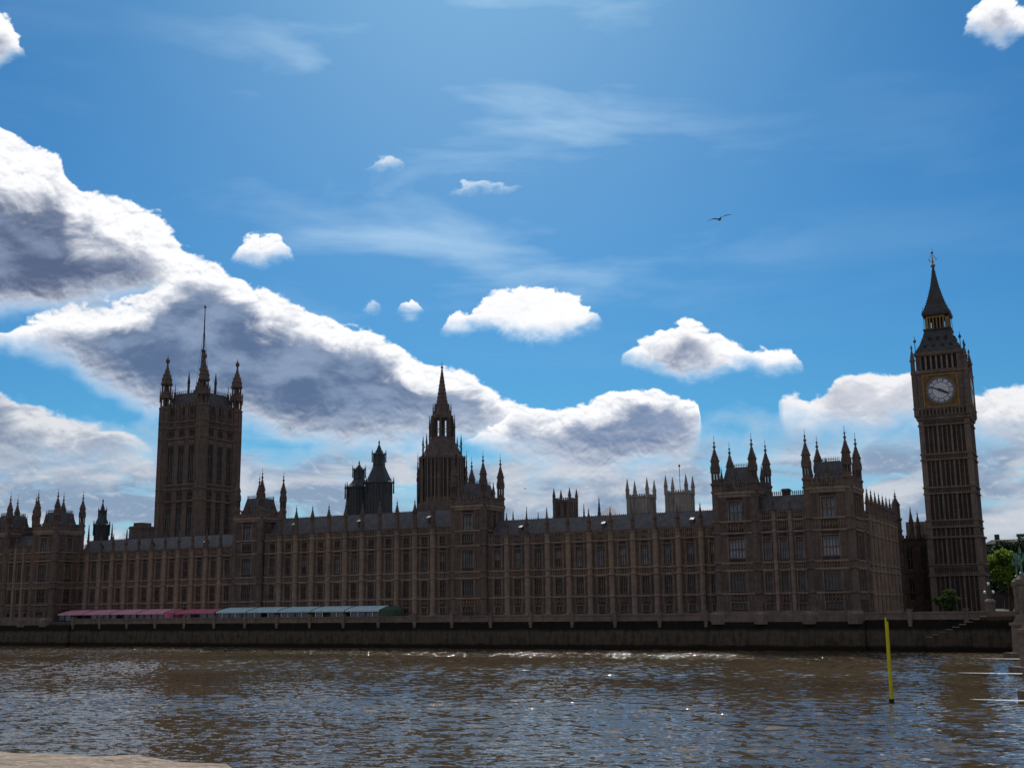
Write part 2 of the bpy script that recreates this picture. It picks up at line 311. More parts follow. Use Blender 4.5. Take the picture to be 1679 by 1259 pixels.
def river_wall_mat():
    m, g, b = mat('wet_river_wall', 0.8, 0.0, 0.08)
    tc = g.n('ShaderNodeNewGeometry'); sp = g.n('ShaderNodeSeparateXYZ'); g.nt.links.new(tc.outputs['Position'], sp.inputs[0])
    n1 = g.noise(tc.outputs['Position'], 0.35, 5, 0.6)
    n2 = g.noise(g.vec(sp.outputs[0], 0.0, g.m('MULTIPLY', sp.outputs[2], 0.25)), 1.1, 4, 0.6)
    z = g.m('ADD', sp.outputs[2], g.m('MULTIPLY', g.m('SUBTRACT', n1, 0.5), 1.0))
    ramp = g.n('ShaderNodeValToRGB'); r = ramp.color_ramp
    r.elements[0].position = 0.0; r.elements[0].color = (0.020, 0.013, 0.009, 1)
    r.elements[1].position = 1.0; r.elements[1].color = (0.14, 0.09, 0.06, 1)
    for p, c in ((0.10, (0.022, 0.015, 0.010, 1)), (0.16, (0.09, 0.068, 0.048, 1)), (0.50, (0.10, 0.078, 0.058, 1)), (0.60, (0.018, 0.014, 0.011, 1)), (0.78, (0.02, 0.016, 0.012, 1)), (0.84, (0.10, 0.07, 0.05, 1))):
        e = r.elements.new(p); e.color = c
    g.put(ramp.inputs[0], g.m('DIVIDE', z, 7.6))
    row = g.m('FLOOR', g.m('DIVIDE', sp.outputs[2], 0.62))
    cell = g.n('ShaderNodeTexWhiteNoise', noise_dimensions='2D')
    g.put(cell.inputs[0], g.vec(g.m('FLOOR', g.m('ADD', g.m('DIVIDE', sp.outputs[0], 1.3), g.m('MULTIPLY', row, 0.5))), row))
    f = g.m('ADD', g.m('MULTIPLY', cell.outputs['Value'], 0.25), g.m('MULTIPLY', g.step(n2, 0.4, 0.7), 0.5))
    g.put(b.inputs['Base Color'], g.mix(f, ramp.outputs[0], (0.012, 0.012, 0.009, 1)))
    bp = g.n('ShaderNodeBump'); bp.inputs['Strength'].default_value = 0.4; bp.inputs['Distance'].default_value = 0.15
    g.put(bp.inputs['Height'], n2); g.put(b.inputs['Normal'], bp.outputs[0])
    return m
M_['wall'] = river_wall_mat()

RIPPLE, FAR_CHOP = 0.85, 5.0
def water_mat():
    m, g, b = mat('muddy_river_water', 0.05, 0.0, 0.5)
    tc = g.n('ShaderNodeNewGeometry'); pos = tc.outputs['Position']
    sp = g.n('ShaderNodeSeparateXYZ'); g.nt.links.new(pos, sp.inputs[0])
    n = g.noise(pos, 0.03, 4, 0.6)
    g.put(b.inputs['Base Color'], g.mix(g.step(n, .35, .65), (0.056, 0.040, 0.021, 1), (0.080, 0.059, 0.033, 1)))
    b.inputs['IOR'].default_value = 1.33
    q = g.vec(g.m('MULTIPLY', sp.outputs[0], 0.6), sp.outputs[1], 0.0)
    def nz(scale, det, z):
        x = g.n('ShaderNodeTexNoise'); g.put(x.inputs['Vector'], g.vec(g.m('MULTIPLY', sp.outputs[0], 0.6), sp.outputs[1], z))
        x.inputs['Scale'].default_value = scale; x.inputs['Detail'].default_value = det; x.inputs['Roughness'].default_value = 0.6
        s_ = g.n('ShaderNodeSeparateColor'); g.nt.links.new(x.outputs['Color'], s_.inputs[0]); return s_.outputs
    patch = g.step(g.noise(g.vec(g.m('MULTIPLY', sp.outputs[0], 0.5), sp.outputs[1], 0.0), 0.045, 3, 0.55), 0.35, 0.65, 0.6, 1.15)
    far = g.step(sp.outputs[1], 196, 232, 1.0, FAR_CHOP)
    amp = g.m('MULTIPLY', g.m('MULTIPLY', patch, far), RIPPLE)
    r1 = nz(1.7, 3, 0.0)
    dx = g.m('MULTIPLY', g.m('SUBTRACT', r1[0], 0.5), g.m('MULTIPLY', amp, 0.6)); dy = g.m('MULTIPLY', g.m('SUBTRACT', r1[1], 0.5), amp)
    ad = g.n('ShaderNodeVectorMath', operation='ADD'); g.nt.links.new(tc.outputs['Normal'], ad.inputs[0]); g.put(ad.inputs[1], g.vec(dx, dy, 0.0))
    nm = g.n('ShaderNodeVectorMath', operation='NORMALIZE'); g.nt.links.new(ad.outputs[0], nm.inputs[0])
    g.put(b.inputs['Normal'], nm.outputs[0])
    return m
M_['water'] = water_mat()

def foam_mat():
    m, g, b = mat('foam', 0.5)
    tc = g.n('ShaderNodeNewGeometry'); sp = g.n('ShaderNodeSeparateXYZ'); g.nt.links.new(tc.outputs['Position'], sp.inputs[0])
    n = g.noise(g.vec(g.m('MULTIPLY', sp.outputs[0], 0.6), sp.outputs[1]), 3.0, 5, 0.7)
    g.put(b.inputs['Base Color'], (0.6, 0.6, 0.62, 1))
    g.put(b.inputs['Alpha'], g.step(n, 0.38, 0.50, 0.0, 0.95))
    return m
M_['foam'] = foam_mat()

def ground_mat(name, c1, c2, scale):
    m, g, b = mat(name, 0.9)
    tc = g.n('ShaderNodeNewGeometry'); n = g.noise(tc.outputs['Position'], scale, 5, 0.6)
    g.put(b.inputs['Base Color'], g.mix(g.step(n, .3, .7), c1, c2)); return m
M_['paving'] = ground_mat('stone_paving', (0.18, 0.16, 0.14, 1), (0.26, 0.24, 0.21, 1), 1.0)
M_['ground'] = ground_mat('city_ground', (0.05, 0.05, 0.045, 1), (0.08, 0.08, 0.07, 1), 0.05)

# ------------------------------------------------------------------ mesh builder
W = {}
class MB:
    def __init__(s): s.v = []; s.f = []; s.mi = []; s.fr = None
    def frame(s, ox=0, oy=0, ang=0):
        s.fr = (ox, oy, math.cos(ang), math.sin(ang)); return s
    def p(s, x, y, z):
        if s.fr:
            ox, oy, c, n = s.fr; x, y = ox + x*c - y*n, oy + x*n + y*c
        s.v.append((x, y, z)); return len(s.v)-1
    def face(s, idx, m=0): s.f.append(idx); s.mi.append(m)
    def box(s, x0, x1, y0, y1, z0, z1, m=0):
        a = [s.p(x, y, z) for z in (z0, z1) for x, y in ((x0, y0), (x1, y0), (x1, y1), (x0, y1))]
        for q in ((0,3,2,1), (4,5,6,7), (0,1,5,4), (1,2,6,5), (2,3,7,6), (3,0,4,7)): s.face([a[i] for i in q], m)
    def prof(s, cx, cy, pr, n=8, rot=None, m=0, sx=1, sy=1):
        """stack of n-gon rings: pr = [(z, r), ...]"""
        rot = math.pi/n if rot is None else rot
        rings = []
        for z, r in pr:
            rings.append([s.p(cx + sx*r*math.cos(rot+2*math.pi*i/n), cy + sy*r*math.sin(rot+2*math.pi*i/n), z) for i in range(n)])
        for a, b in zip(rings, rings[1:]):
            for i in range(n): s.face([a[i], a[(i+1)%n], b[(i+1)%n], b[i]], m)
        s.face(rings[0][::-1], m); s.face(rings[-1], m)
    def sq(s, cx, cy, pr, m=0):   # square rings of half-width r
        s.prof(cx, cy, [(z, r*math.sqrt(2)) for z, r in pr], 4, math.pi/4, m)
    def gable(s, x0, x1, y0, y1, z0, z1, m=0, hip0=0, hip1=0, top=0.0):
        ym = (y0+y1)/2
        a = [s.p(x0,y0,z0), s.p(x1,y0,z0), s.p(x1,y1,z0), s.p(x0,y1,z0),
             s.p(x0+hip0,ym-top,z1), s.p(x1-hip1,ym-top,z1), s.p(x1-hip1,ym+top,z1), s.p(x0+hip0,ym+top,z1)]
        for q in ((0,3,2,1), (4,5,6,7), (0,1,5,4), (1,2,6,5), (2,3,7,6), (3,0,4,7)): s.face([a[i] for i in q], m)
    def bar(s, a, b, r, n=6, r2=None, m=0):
        a = Vector(a); b = Vector(b); d = (b-a).normalized(); r2 = r if r2 is None else r2
        u = d.orthogonal().normalized(); w = d.cross(u)
        ra = [s.p(*(a + u*r*math.cos(2*math.pi*i/n) + w*r*math.sin(2*math.pi*i/n))) for i in range(n)]
        rb = [s.p(*(b + u*r2*math.cos(2*math.pi*i/n) + w*r2*math.sin(2*math.pi*i/n))) for i in range(n)]
        for i in range(n): s.face([ra[i], ra[(i+1)%n], rb[(i+1)%n], rb[i]], m)
        s.face(ra[::-1], m); s.face(rb, m)
    def mesh(s, name, mats, loc):
        me = bpy.data.meshes.new(name)
        L = loc
        me.from_pydata([(x-L[0], y-L[1], z-L[2]) for x, y, z in s.v], [], s.f)
        for mm in (mats if isinstance(mats, (list, tuple)) else [mats]): me.materials.append(mm)
        me.polygons.foreach_set('material_index', s.mi)
        me.update(); return me
    def build(s, name, mats, parent=None, loc=None, smooth=False):
        if loc is None:
            xs = [v[0] for v in s.v]; ys = [v[1] for v in s.v]; zs = [v[2] for v in s.v]
            loc = ((min(xs)+max(xs))/2, (min(ys)+max(ys))/2, min(zs))
        me = s.mesh(name, mats, loc)
        if smooth: me.polygons.foreach_set('use_smooth', [True]*len(me.polygons))
        return place(name, me, parent, loc)
def place(name, me, parent=None, loc=(0,0,0), rz=0.0, kind=None):
    o = bpy.data.objects.new(name, me); C.objects.link(o)
    if parent is not None:
        o.parent = parent; pl = W[parent.name]; o.location = (loc[0]-pl[0], loc[1]-pl[1], loc[2]-pl[2])
    else: o.location = loc
    o.rotation_euler = (0, 0, rz); W[o.name] = tuple(loc)
    if kind: o['kind'] = kind
    return o
def tag(o, label=None, cat=None, group=None, kind=None):
    if label: o['label'] = label
    if cat: o['category'] = cat
    if group: o['group'] = group
    if kind: o['kind'] = kind
    return o
def root(name, loc, label, cat, group=None):
    o = bpy.data.objects.new(name, None); C.objects.link(o); o.location = loc; o.empty_display_size = 0.5
    W[o.name] = tuple(loc); return tag(o, label, cat, group)
def place_clear(o):
    pass

# spirelet profiles -------------------------------------------------
def crocket(z0, z1, r0, r1, n, k=1.22):
    out = []
    for i in range(n):
        a = i/n; z = z0 + (z1-z0)*a; r = r0 + (r1-r0)*a; dz = (z1-z0)/n
        out += [(z, r), (z+dz*0.55, r*0.95 + (r1-r0)/n*0.3), (z+dz*0.62, (r + (r1-r0)/n*0.6)*k + 0.03), (z+dz*0.85, (r + (r1-r0)/n*0.85)*k + 0.03)]
    out.append((z1, r1)); return out
def pinnacle_mesh(h, r, base):
    """panelled shaft, moulded neck, crocketed spirelet, ball and rod; origin at its foot"""
    m = MB(); zs = h*base; zt = h*0.86
    m.prof(0, 0, [(0, r), (zs*0.45, r), (zs*0.47, r*1.12), (zs*0.52, r*0.95), (zs, r*0.9), (zs+0.02*h, r*1.3), (zs+0.05*h, r*1.3)]
           + crocket(zs+0.055*h, zt, r*0.95, r*0.13, 5) + [(zt+0.01*h, r*0.36), (zt+0.035*h, r*0.36), (zt+0.045*h, r*0.10), (h, 0.035)], 8)
    return m.mesh('pinnacle', [M_['stone']], (0, 0, 0))
PIN = {'s': pinnacle_mesh(6.3, 0.52, 0.40), 'm': pinnacle_mesh(8.6, 0.62, 0.52), 'xs': pinnacle_mesh(3.6, 0.34, 0.42)}
def pin(kind, parent, x, y, z, name='pinnacle', s=1.0):
    o = place(name, PIN[kind], parent, (x, y, z)); o.scale = (s, s, s); return o

# windows -------------------------------------------------------------
WIN = {}
def window_mesh(w, h, lights, glass, transoms=1, arch=True):
    key = (round(w,2), round(h,2), lights, glass, transoms, arch)
    if key in WIN: return WIN[key]
    m = MB()
    if glass == 'half':                                                      # blind drawn half way
        m.box(-w/2, w/2, 0.40, 0.46, 0, h*0.46, 1); m.box(-w/2, w/2, 0.40, 0.46, h*0.46, h, 2)
    else: m.box(-w/2, w/2, 0.40, 0.46, 0, h, 1)                              # glass
    t = 0.14
    m.box(-w/2, -w/2+t, 0.10, 0.398, 0, h); m.box(w/2-t, w/2, 0.10, 0.398, 0, h)
    m.box(-w/2+t, w/2-t, 0.05, 0.398, 0, 0.2); m.box(-w/2+t, w/2-t, 0.10, 0.398, h-0.16, h)
    lw = (w-2*t)/lights
    for i in range(1, lights): m.box(-w/2+t+lw*i-0.065, -w/2+t+lw*i+0.065, 0.14, 0.398, 0.2, h-0.16)
    for k in range(transoms):
        z = h*(0.46 if transoms == 1 else (k+1)/(transoms+1))
        for i in range(lights): m.box(-w/2+t+lw*i+0.065, -w/2+t+lw*(i+1)-0.065, 0.17, 0.398, z-0.09, z+0.09)
    if arch:                                                                 # stepped tracery heads
        for i in range(lights):
            a = -w/2+t+lw*i+0.065; b = a+lw-0.13; zz = h-0.16
            for dz, q in ((0.34, 0.16), (0.18, 0.34)):
                m.box(a, a+(b-a)*q, 0.19, 0.396, zz-dz, zz-dz+0.16); m.box(b-(b-a)*q, b, 0.19, 0.396, zz-dz, zz-dz+0.16)
            m.box((a+b)/2-0.035, (a+b)/2+0.035, 0.24, 0.397, h*0.78, zz-0.36)
    WIN[key] = m.mesh('window', [M_['stone'], M_['glass_d'], M_['glass_b']] if glass == 'half' else [M_['stone'], M_[glass]], (0, 0, 0)); return WIN[key]

class Facade:
    """one wall plane: local u along, d inwards, with openings, ribs and string courses"""
    def __init__(s, ox, oy, ang): s.ox, s.oy, s.ang = ox, oy, ang; s.m = MB().frame(ox, oy, ang); s.wins = []
    def w(s, u, d): c, n = math.cos(s.ang), math.sin(s.ang); return (s.ox+u*c-d*n, s.oy+u*n+d*c)
    def bay(s, u0, u1, z0, z1, ops, ribs=True, rs=0.55):
        """ops: list of (uc, w, za, zb, lights, glass, transoms)"""
        m = s.m; ops = sorted(ops, key=lambda o: o[2])
        if not ops: m.box(u0, u1, 0.0, 0.5, z0, z1); w = 0; uc = (u0+u1)/2
        else:
            uc, w = ops[0][0], ops[0][1]
            m.box(u0, uc-w/2, 0.0, 0.5, z0, z1); m.box(uc+w/2, u1, 0.0, 0.5, z0, z1)
            z = z0
            for (c, ww, za, zb, li, gl, tr) in ops:
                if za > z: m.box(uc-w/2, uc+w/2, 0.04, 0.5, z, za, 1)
                if ww < w-0.01:
                    m.box(uc-w/2, c-ww/2, 0.03, 0.5, za, zb); m.box(c+ww/2, uc+w/2, 0.03, 0.5, za, zb)
                s.wins.append((c, za, window_mesh(ww, zb-za, li, gl, tr)))
                m.box(c-ww/2-0.22, c+ww/2+0.22, -0.16, -0.002, zb+0.02, zb+0.16, 2)   # hood mould
                m.box(c-ww/2-0.2, c-ww/2-0.04, -0.10, -0.002, za, zb+0.02, 2); m.box(c+ww/2+0.04, c+ww/2+0.2, -0.10, -0.002, za, zb+0.02, 2)
                z = zb
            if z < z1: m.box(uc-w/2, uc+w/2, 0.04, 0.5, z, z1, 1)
        if ribs:
            for a, b in ((u0, uc-w/2-0.25), (uc+w/2+0.25, u1)):
                n = max(1, int((b-a)/rs))
                for i in range(1, n):
                    u = a+(b-a)*i/n; m.box(u-0.05, u+0.05, -0.11, -0.001, z0+0.2, z1-0.1, 0)
    def band(s, u0, u1, za, zb, rs=0.6, shields=0.0):
        """sunk panelled band with small ribs and carved shields"""
        m = s.m; n = max(1, int((u1-u0)/rs))
        for i in range(n+1):
            u = u0+(u1-u0)*i/n; m.box(u-0.06, u+0.06, -0.13, 0.039, za, zb, 2)
        for i in range(n):
            u = u0+(u1-u0)*(i+0.5)/n
            m.box(u-rs*0.2, u+rs*0.2, -0.08, 0.039, za+(zb-za)*0.25, za+(zb-za)*0.7, 0)
    def string(s, u0, u1, z, h=0.3, pr=0.28): s.m.box(u0, u1, -pr, 0.03, z, z+h, 2); s.m.box(u0, u1, -pr*0.55, 0.03, z-h*0.5, z-0.001, 2)
    def merlons(s, u0, u1, z, h=0.9, step=0.9):
        n = max(1, int((u1-u0)/step)); st = (u1-u0)/n
        for i in range(n):
            a = u0+st*i
            s.m.box(a+st*0.22, a+st*0.78, 0.02, 0.28, z, z+h, 0)
            s.m.box(a+st*0.18, a+st*0.82, -0.04, 0.34, z+h, z+h+0.12, 2)
    def done(s, name, parent, mats=None):
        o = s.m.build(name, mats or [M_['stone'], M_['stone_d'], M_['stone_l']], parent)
        for u, z, me in s.wins:
            x, y = s.w(u, 0); place('basement_window' if z < 11 else ('attic_window' if 25.9 < z < 28 else 'window'), me, o, (x, y, z), s.ang)
        return o

# ------------------------------------------------------------------ the palace
FY, PY = 262.0, 253.5            # river front of the wings / of the end pavilions
GZ = 6.9                         # terrace level
palace = root('palace', (-180, FY, GZ), 'long brown gothic palace on the river bank with rows of tall windows and many pinnacles', 'palace')

def buttress_mesh(z0, z1, levels, r=0.70, mat='stone_l'):
    m = MB(); pr = []; z = z0
    pr += [(z0, r*1.35), (z0+1.2, r*1.35), (z0+1.35, r)]
    for l in levels:
        pr += [(l-0.12, r), (l-0.02, r*1.28), (l+0.26, r*1.28), (l+0.42, r)]
    pr += [(z1-0.3, r), (z1-0.2, r*1.3), (z1, r*1.3)]
    m.prof(0, 0, pr, 8, None, 0)
    for i in range(8):                                     # slim shafts on the faces
        a = math.pi*i/4
        for za, zb in zip([z0+1.5]+[l+0.5 for l in levels], [l-0.25 for l in levels]+[z1-0.4]):
            if zb-za > 1.2:
                x, y = math.cos(a)*r*0.93, math.sin(a)*r*0.93
                m.box(x-0.05, x+0.05, y-0.05, y+0.05, za, zb, 0)
    return m.mesh('buttress', [M_[mat]], (0, 0, 0))
BW = buttress_mesh(GZ, 27.5, [12.0, 17.2, 18.75, 25.4])
BC = buttress_mesh(GZ, 30.2, [12.0, 17.2, 18.75, 25.4, 29.0], 0.74)

def std_ops(uc, w, k, up='glass_m', lo='glass_d', lights=4, base=True):
    o = []
    if base: o.append((uc, min(w, 1.7), 8.3, 9.9, 2, 'glass_d', 0))
    o += [(uc, w, 12.45, 16.85, lights, lo, 1), (uc, w, 19.35, 24.3, lights, up, 1)]
    return o
def glass_for(i, seed, pale):
    r = random.Random(seed*31+i)
    return r.choice(['glass_b', 'glass_b', 'half']) if r.random() < pale else r.choice(['glass_m', 'glass_m', 'glass_d', 'half' if pale > .2 else 'glass_d'])

def wing(x0, x1, n, seed, tall, pale, label, pinstep=1):
    """a run of bays on the river front between towers"""
    F = Facade(0, FY, 0); st = (x1-x0)/n
    top = 27.6 if not tall else 30.4
    for i in range(n):
        a, b = x0+st*i, x0+st*(i+1); c = (a+b)/2
        ops = std_ops(c, 2.35, i, glass_for(i, seed, pale))
        if tall: ops.append((c, 2.35, 26.3, 28.4, 4, 'glass_d', 0))
        F.bay(a, b, GZ, top, ops)
        F.band(a+0.6, b-0.6, 17.35, 18.7); F.band(a+0.6, b-0.6, 10.4, 11.8, 0.9)
        if tall: F.band(a+0.6, b-0.6, 29.3, 30.3, 0.5)
        else: F.band(a+0.6, b-0.6, 25.9, 27.4, 0.5)
    for z in [12.0, 17.1, 18.75, 25.4] + ([29.0] if tall else []): F.string(x0, x1, z)
    F.string(x0, x1, GZ+0.5, 0.5, 0.35)
    F.merlons(x0, x1, top, 0.55)
    F.m.box(x0, x1, 0.5, 11.5, GZ, top-0.3, 0)
    o = F.done('river_range', palace); o['label'] = label
    # roof
    rf = MB(); zr = 31.9 if not tall else 35.6
    rf.gable(x0+0.02, x1-0.02, FY+1.0, FY+9.0, top-0.4, zr, 0, 0.6, 0.6, 0.3)
    k = int((x1-x0)/0.55)
    for i in range(k):                                     # ridge cresting
        u = x0+0.6+(x1-x0-1.2)*i/k; rf.box(u-0.05, u+0.05, FY+4.95, FY+5.03, zr-0.1, zr+(0.45 if i % 2 else 0.3), 1)
    rf.box(x0+0.6, x1-0.6, FY+4.93, FY+5.05, zr-0.05, zr+0.12, 1)
    for i in range(1, n, 4):                                 # little roof vents
        u = x0+st*(i+0.5); rf.box(u-0.35, u+0.35, FY+1.9, FY+3.4, zr-3.3, zr-2.1, 0); rf.gable(u-0.5, u+0.5, FY+1.7, FY+3.6, zr-2.1, zr-1.55, 0)
    rf.build('roof', [M_['slate'], M_['iron']], o)
    for i in range(0, n+1):
        x = x0+st*i
        if i not in (0, n): place('buttress', BC if tall else BW, o, (x, FY-0.25, 0))
        if i in (0, n): continue
        if tall: pin('m', o, x, FY-0.25, 30.2)
        else: pin('s', o, x, FY-0.25, 27.5, s=1.0)
    return o

def turret_mesh(z0, zs, zt, r=1.2, levels=(), open_stage=True, key='stone'):
    """octagonal corner turret: shaft, open stage, ogee cap with crockets, finial"""
    m = MB(); pr = [(z0, r*1.15), (z0+1.5, r*1.15), (z0+1.8, r)]
    for l in levels:
        if l < zs-1: pr += [(l-0.15, r), (l, r*1.2), (l+0.3, r*1.2), (l+0.45, r)]
    pr += [(zs-0.3, r), (zs, r*1.2), (zs+0.4, r*1.2), (zs+0.5, r*0.9)]
    H = zt-zs; zc = zs+H*0.46
    m.prof(0, 0, pr, 8)
    if open_stage:
        a, b = zs+0.5, zc
        mid = a+(b-a)*0.5
        m.prof(0, 0, [(a, r*0.94), (a+0.7, r*0.94)], 8)
        m.prof(0, 0, [(mid-0.2, r*0.98), (mid-0.1, r*1.08), (mid+0.5, r*1.08), (mid+0.6, r*0.92), (b, r*0.9)], 8)
        for i in range(8):
            t = math.pi/8+math.pi*i/4; x, y = math.cos(t)*r*0.80, math.sin(t)*r*0.80
            m.box(x-r*0.12, x+r*0.12, y-r*0.12, y+r*0.12, a+0.7, mid-0.2)
        m.box(-0.22*r, 0.22*r, -0.22*r, 0.22*r, a+0.7, mid-0.2)
        for i in range(8):
            t = math.pi/8+math.pi*i/4; x, y = math.cos(t)*r*1.0, math.sin(t)*r*1.0
            m.prof(x, y, [(mid, 0.14), (mid+1.0, 0.12), (mid+1.8, 0.02)], 4)
    else: m.prof(0, 0, [(zs+0.5, r*0.9), (zc, r*0.88)], 8)
    z = zc; h = zt-zc
    m.prof(0, 0, [(z, r*0.9), (z+0.02*h, r*1.10), (z+0.05*h, r*1.10), (z+0.06*h, r*0.86), (z+0.10*h, r*0.94), (z+0.12*h, r*0.78), (z+0.17*h, r*0.84), (z+0.19*h, r*0.64), (z+0.24*h, r*0.70), (z+0.26*h, r*0.48),
                  (z+0.32*h, r*0.54), (z+0.34*h, r*0.35), (z+0.41*h, r*0.40), (z+0.43*h, r*0.24), (z+0.52*h, r*0.18), (z+0.54*h, r*0.36), (z+0.58*h, r*0.36), (z+0.60*h, r*0.16),
                  (z+0.68*h, r*0.11), (z+0.70*h, r*0.24), (z+0.73*h, r*0.24), (z+0.75*h, 0.06), (z+0.98*h, 0.035)], 8)
    return m.mesh('turret', [M_[key]], (0, 0, 0))
T_IN = turret_mesh(GZ, 36.6, 48.2, 1.02, (12.0, 17.1, 18.75, 25.4, 28.0, 34.8))
T_C = turret_mesh(GZ, 38.0, 50.4, 0.98, (12.0, 17.1, 18.75, 25.4, 29.4, 36.0))

def range_tower(x0, x1, y0, y1, zc, label, tmesh, lv, ww=3.5, name='range_tower'):
    """square tower with four octagonal corner turrets and a steep iron roof"""
    wd, dp = x1-x0, y1-y0; xc = (x0+x1)/2; yc = (y0+y1)/2
    o = None; pieces = []
    fac = [(x0, y0, 0, wd), (x1, y0, math.pi/2, dp)]
    top = zc+1.5
    core = MB(); core.box(x0+0.5, x1-0.5, y0+0.5, y1, GZ, top-0.4); 
    core.box(x0+0.5, x1-0.5, y1-0.3, y1, top-0.4, top)
    core.box(x0, x0+0.499, y0+0.6, y1, GZ, top)
    F = Facade(x0, y0, 0)
    F.m = core; core.frame()
    for k, (ox, oy, an, L) in enumerate(fac):
        core.frame(ox, oy, an); F.ox, F.oy, F.ang = ox, oy, an
        ops = [] 
        c = L/2
        F.wins_before = len(F.wins)
        uo = [(c, ww if k == 0 else 2.6, 12.6, 16.9, 5 if k == 0 else 3, 'glass_d', 1), (c, ww if k == 0 else 2.6, 19.8, 24.4, 5 if k == 0 else 3, 'glass_b' if k == 0 and lv[2] else 'glass_m', 1)]
        if k == 0: uo = [(c-1.2, 1.2, 8.7, 10.2, 1, 'glass_d', 0)] + uo
        if k == 0 and lv[1]: uo.append((c, ww, 26.4, 28.6, 5, 'glass_d', 0))
        uo.append((c, 2.9 if k == 0 else 2.0, zc-6.6, zc-1.9, 3, 'glass_m', 1))
        st = len(F.wins)
        # openings centred on u=c; facade.bay wants absolute u
        if k == 0:
            lo = uo[0]; F.bay(0, L, GZ, top, [(c, ww, 8.7, 10.2, 4, 'glass_d', 0)] + uo[1:])
        else: F.bay(0.5, L, GZ, top, uo)
        F.wins[st:] = [(u, z, me, ox, oy, an) for u, z, me in F.wins[st:]]
        for z in (12.0, 17.1, 18.75, 25.4, lv[0], zc-0.9, zc): F.string(0 if k == 0 else 0.5, L, z)
        F.string(0.3, L, zc-0.3, 0.6, 0.5)
        F.band(1.3, L-1.3, 17.35, 18.7); F.band(1.3, L-1.3, 10.5, 11.7, 0.8); F.band(1.3, L-1.3, lv[0]-1.9 if not lv[1] else 24.6, lv[0]-0.4 if not lv[1] else 25.3, 0.6)
        F.band(1.3, L-1.3, zc+0.4, zc+1.4, 0.5)
        F.merlons(1.2, L-1.2, top, 0.8, 1.0)
    core.frame(x1, y1, math.pi)      # back
    n = max(1, int((wd-2)/1.0))
    for i in range(n): core.box(1+i*(wd-2)/n+0.2, 1+i*(wd-2)/n+0.8, 0.05, 0.3, top, top+0.8)
    core.fr = None
    wins = F.wins
    o = core.build(name, [M_['stone'], M_['stone_d'], M_['stone_l']], palace); o['label'] = label
    for u, z, me, ox, oy, an in wins:
        ca, sa = math.cos(an), math.sin(an); place('basement_window' if z < 11 else ('attic_window' if 25.9 < z < 28 else 'tower_window'), me, o, (ox+u*ca, oy+u*sa, z), an)  # flush mullioned windows in the tower walls
    rf = MB(); h = min(wd, dp)/2-1.4
    rf.prof(xc, yc, [(top-0.6, (h)*1.414), (top+4.4, (h-1.1)*1.414), (top+4.6, (h-1.15)*1.414)], 4, math.pi/4, 0, sy=(dp/2-1.4)/h)
    q = h-1.2; qy = q*(dp/2-1.4)/h
    for i in range(13):
        for (x, y) in ((xc-q+2*q*i/12, yc-qy), (xc-q+2*q*i/12, yc+qy)): rf.box(x-0.05, x+0.05, y-0.05, y+0.05, top+4.5, top+5.5, 1)
    rf.box(xc-q, xc+q, yc-qy-0.04, yc-qy+0.04, top+5.0, top+5.1, 1); rf.box(xc-q, xc+q, yc+qy-0.04, yc+qy+0.04, top+5.0, top+5.1, 1)
    rf.build('roof', [M_['slate'], M_['iron']], o)
    for x in (x0+0.6, x1-0.6):
        for y in (y0+0.6, y1-0.6): place('turret', tmesh, o, (x, y, 0))
    pin('s', o, xc, y0+0.2, top-0.4, s=0.9); pin('s', o, x1-0.2, yc, top-0.4, s=0.9); pin('s', o, x0+0.2, yc, top-0.4, s=0.9); pin('s', o, xc, y1-0.2, top-0.4, s=0.9)
    return o

# wings and centre
wing(-287.2, -223.2, 12, 1, False, 0.15, 'lower river range behind the pink awnings')
wing(-212.4, -150.6, 11, 2, True, 0.25, 'taller middle river range with attic windows')
wing(-140.0, -77.0, 11, 3, False, 0.55, 'lower river range right of the tall spire')
range_tower(-223.2, -213.0, 261.0, 272.0, 35.7, 'turreted tower just right of the massive square tower', T_C, (29.2, True, False), 3.4)
range_tower(-150.3, -140.3, 261.0, 272.0, 35.7, 'turreted tower to the right of the tall central spire', T_C, (29.2, True, False), 3.4)

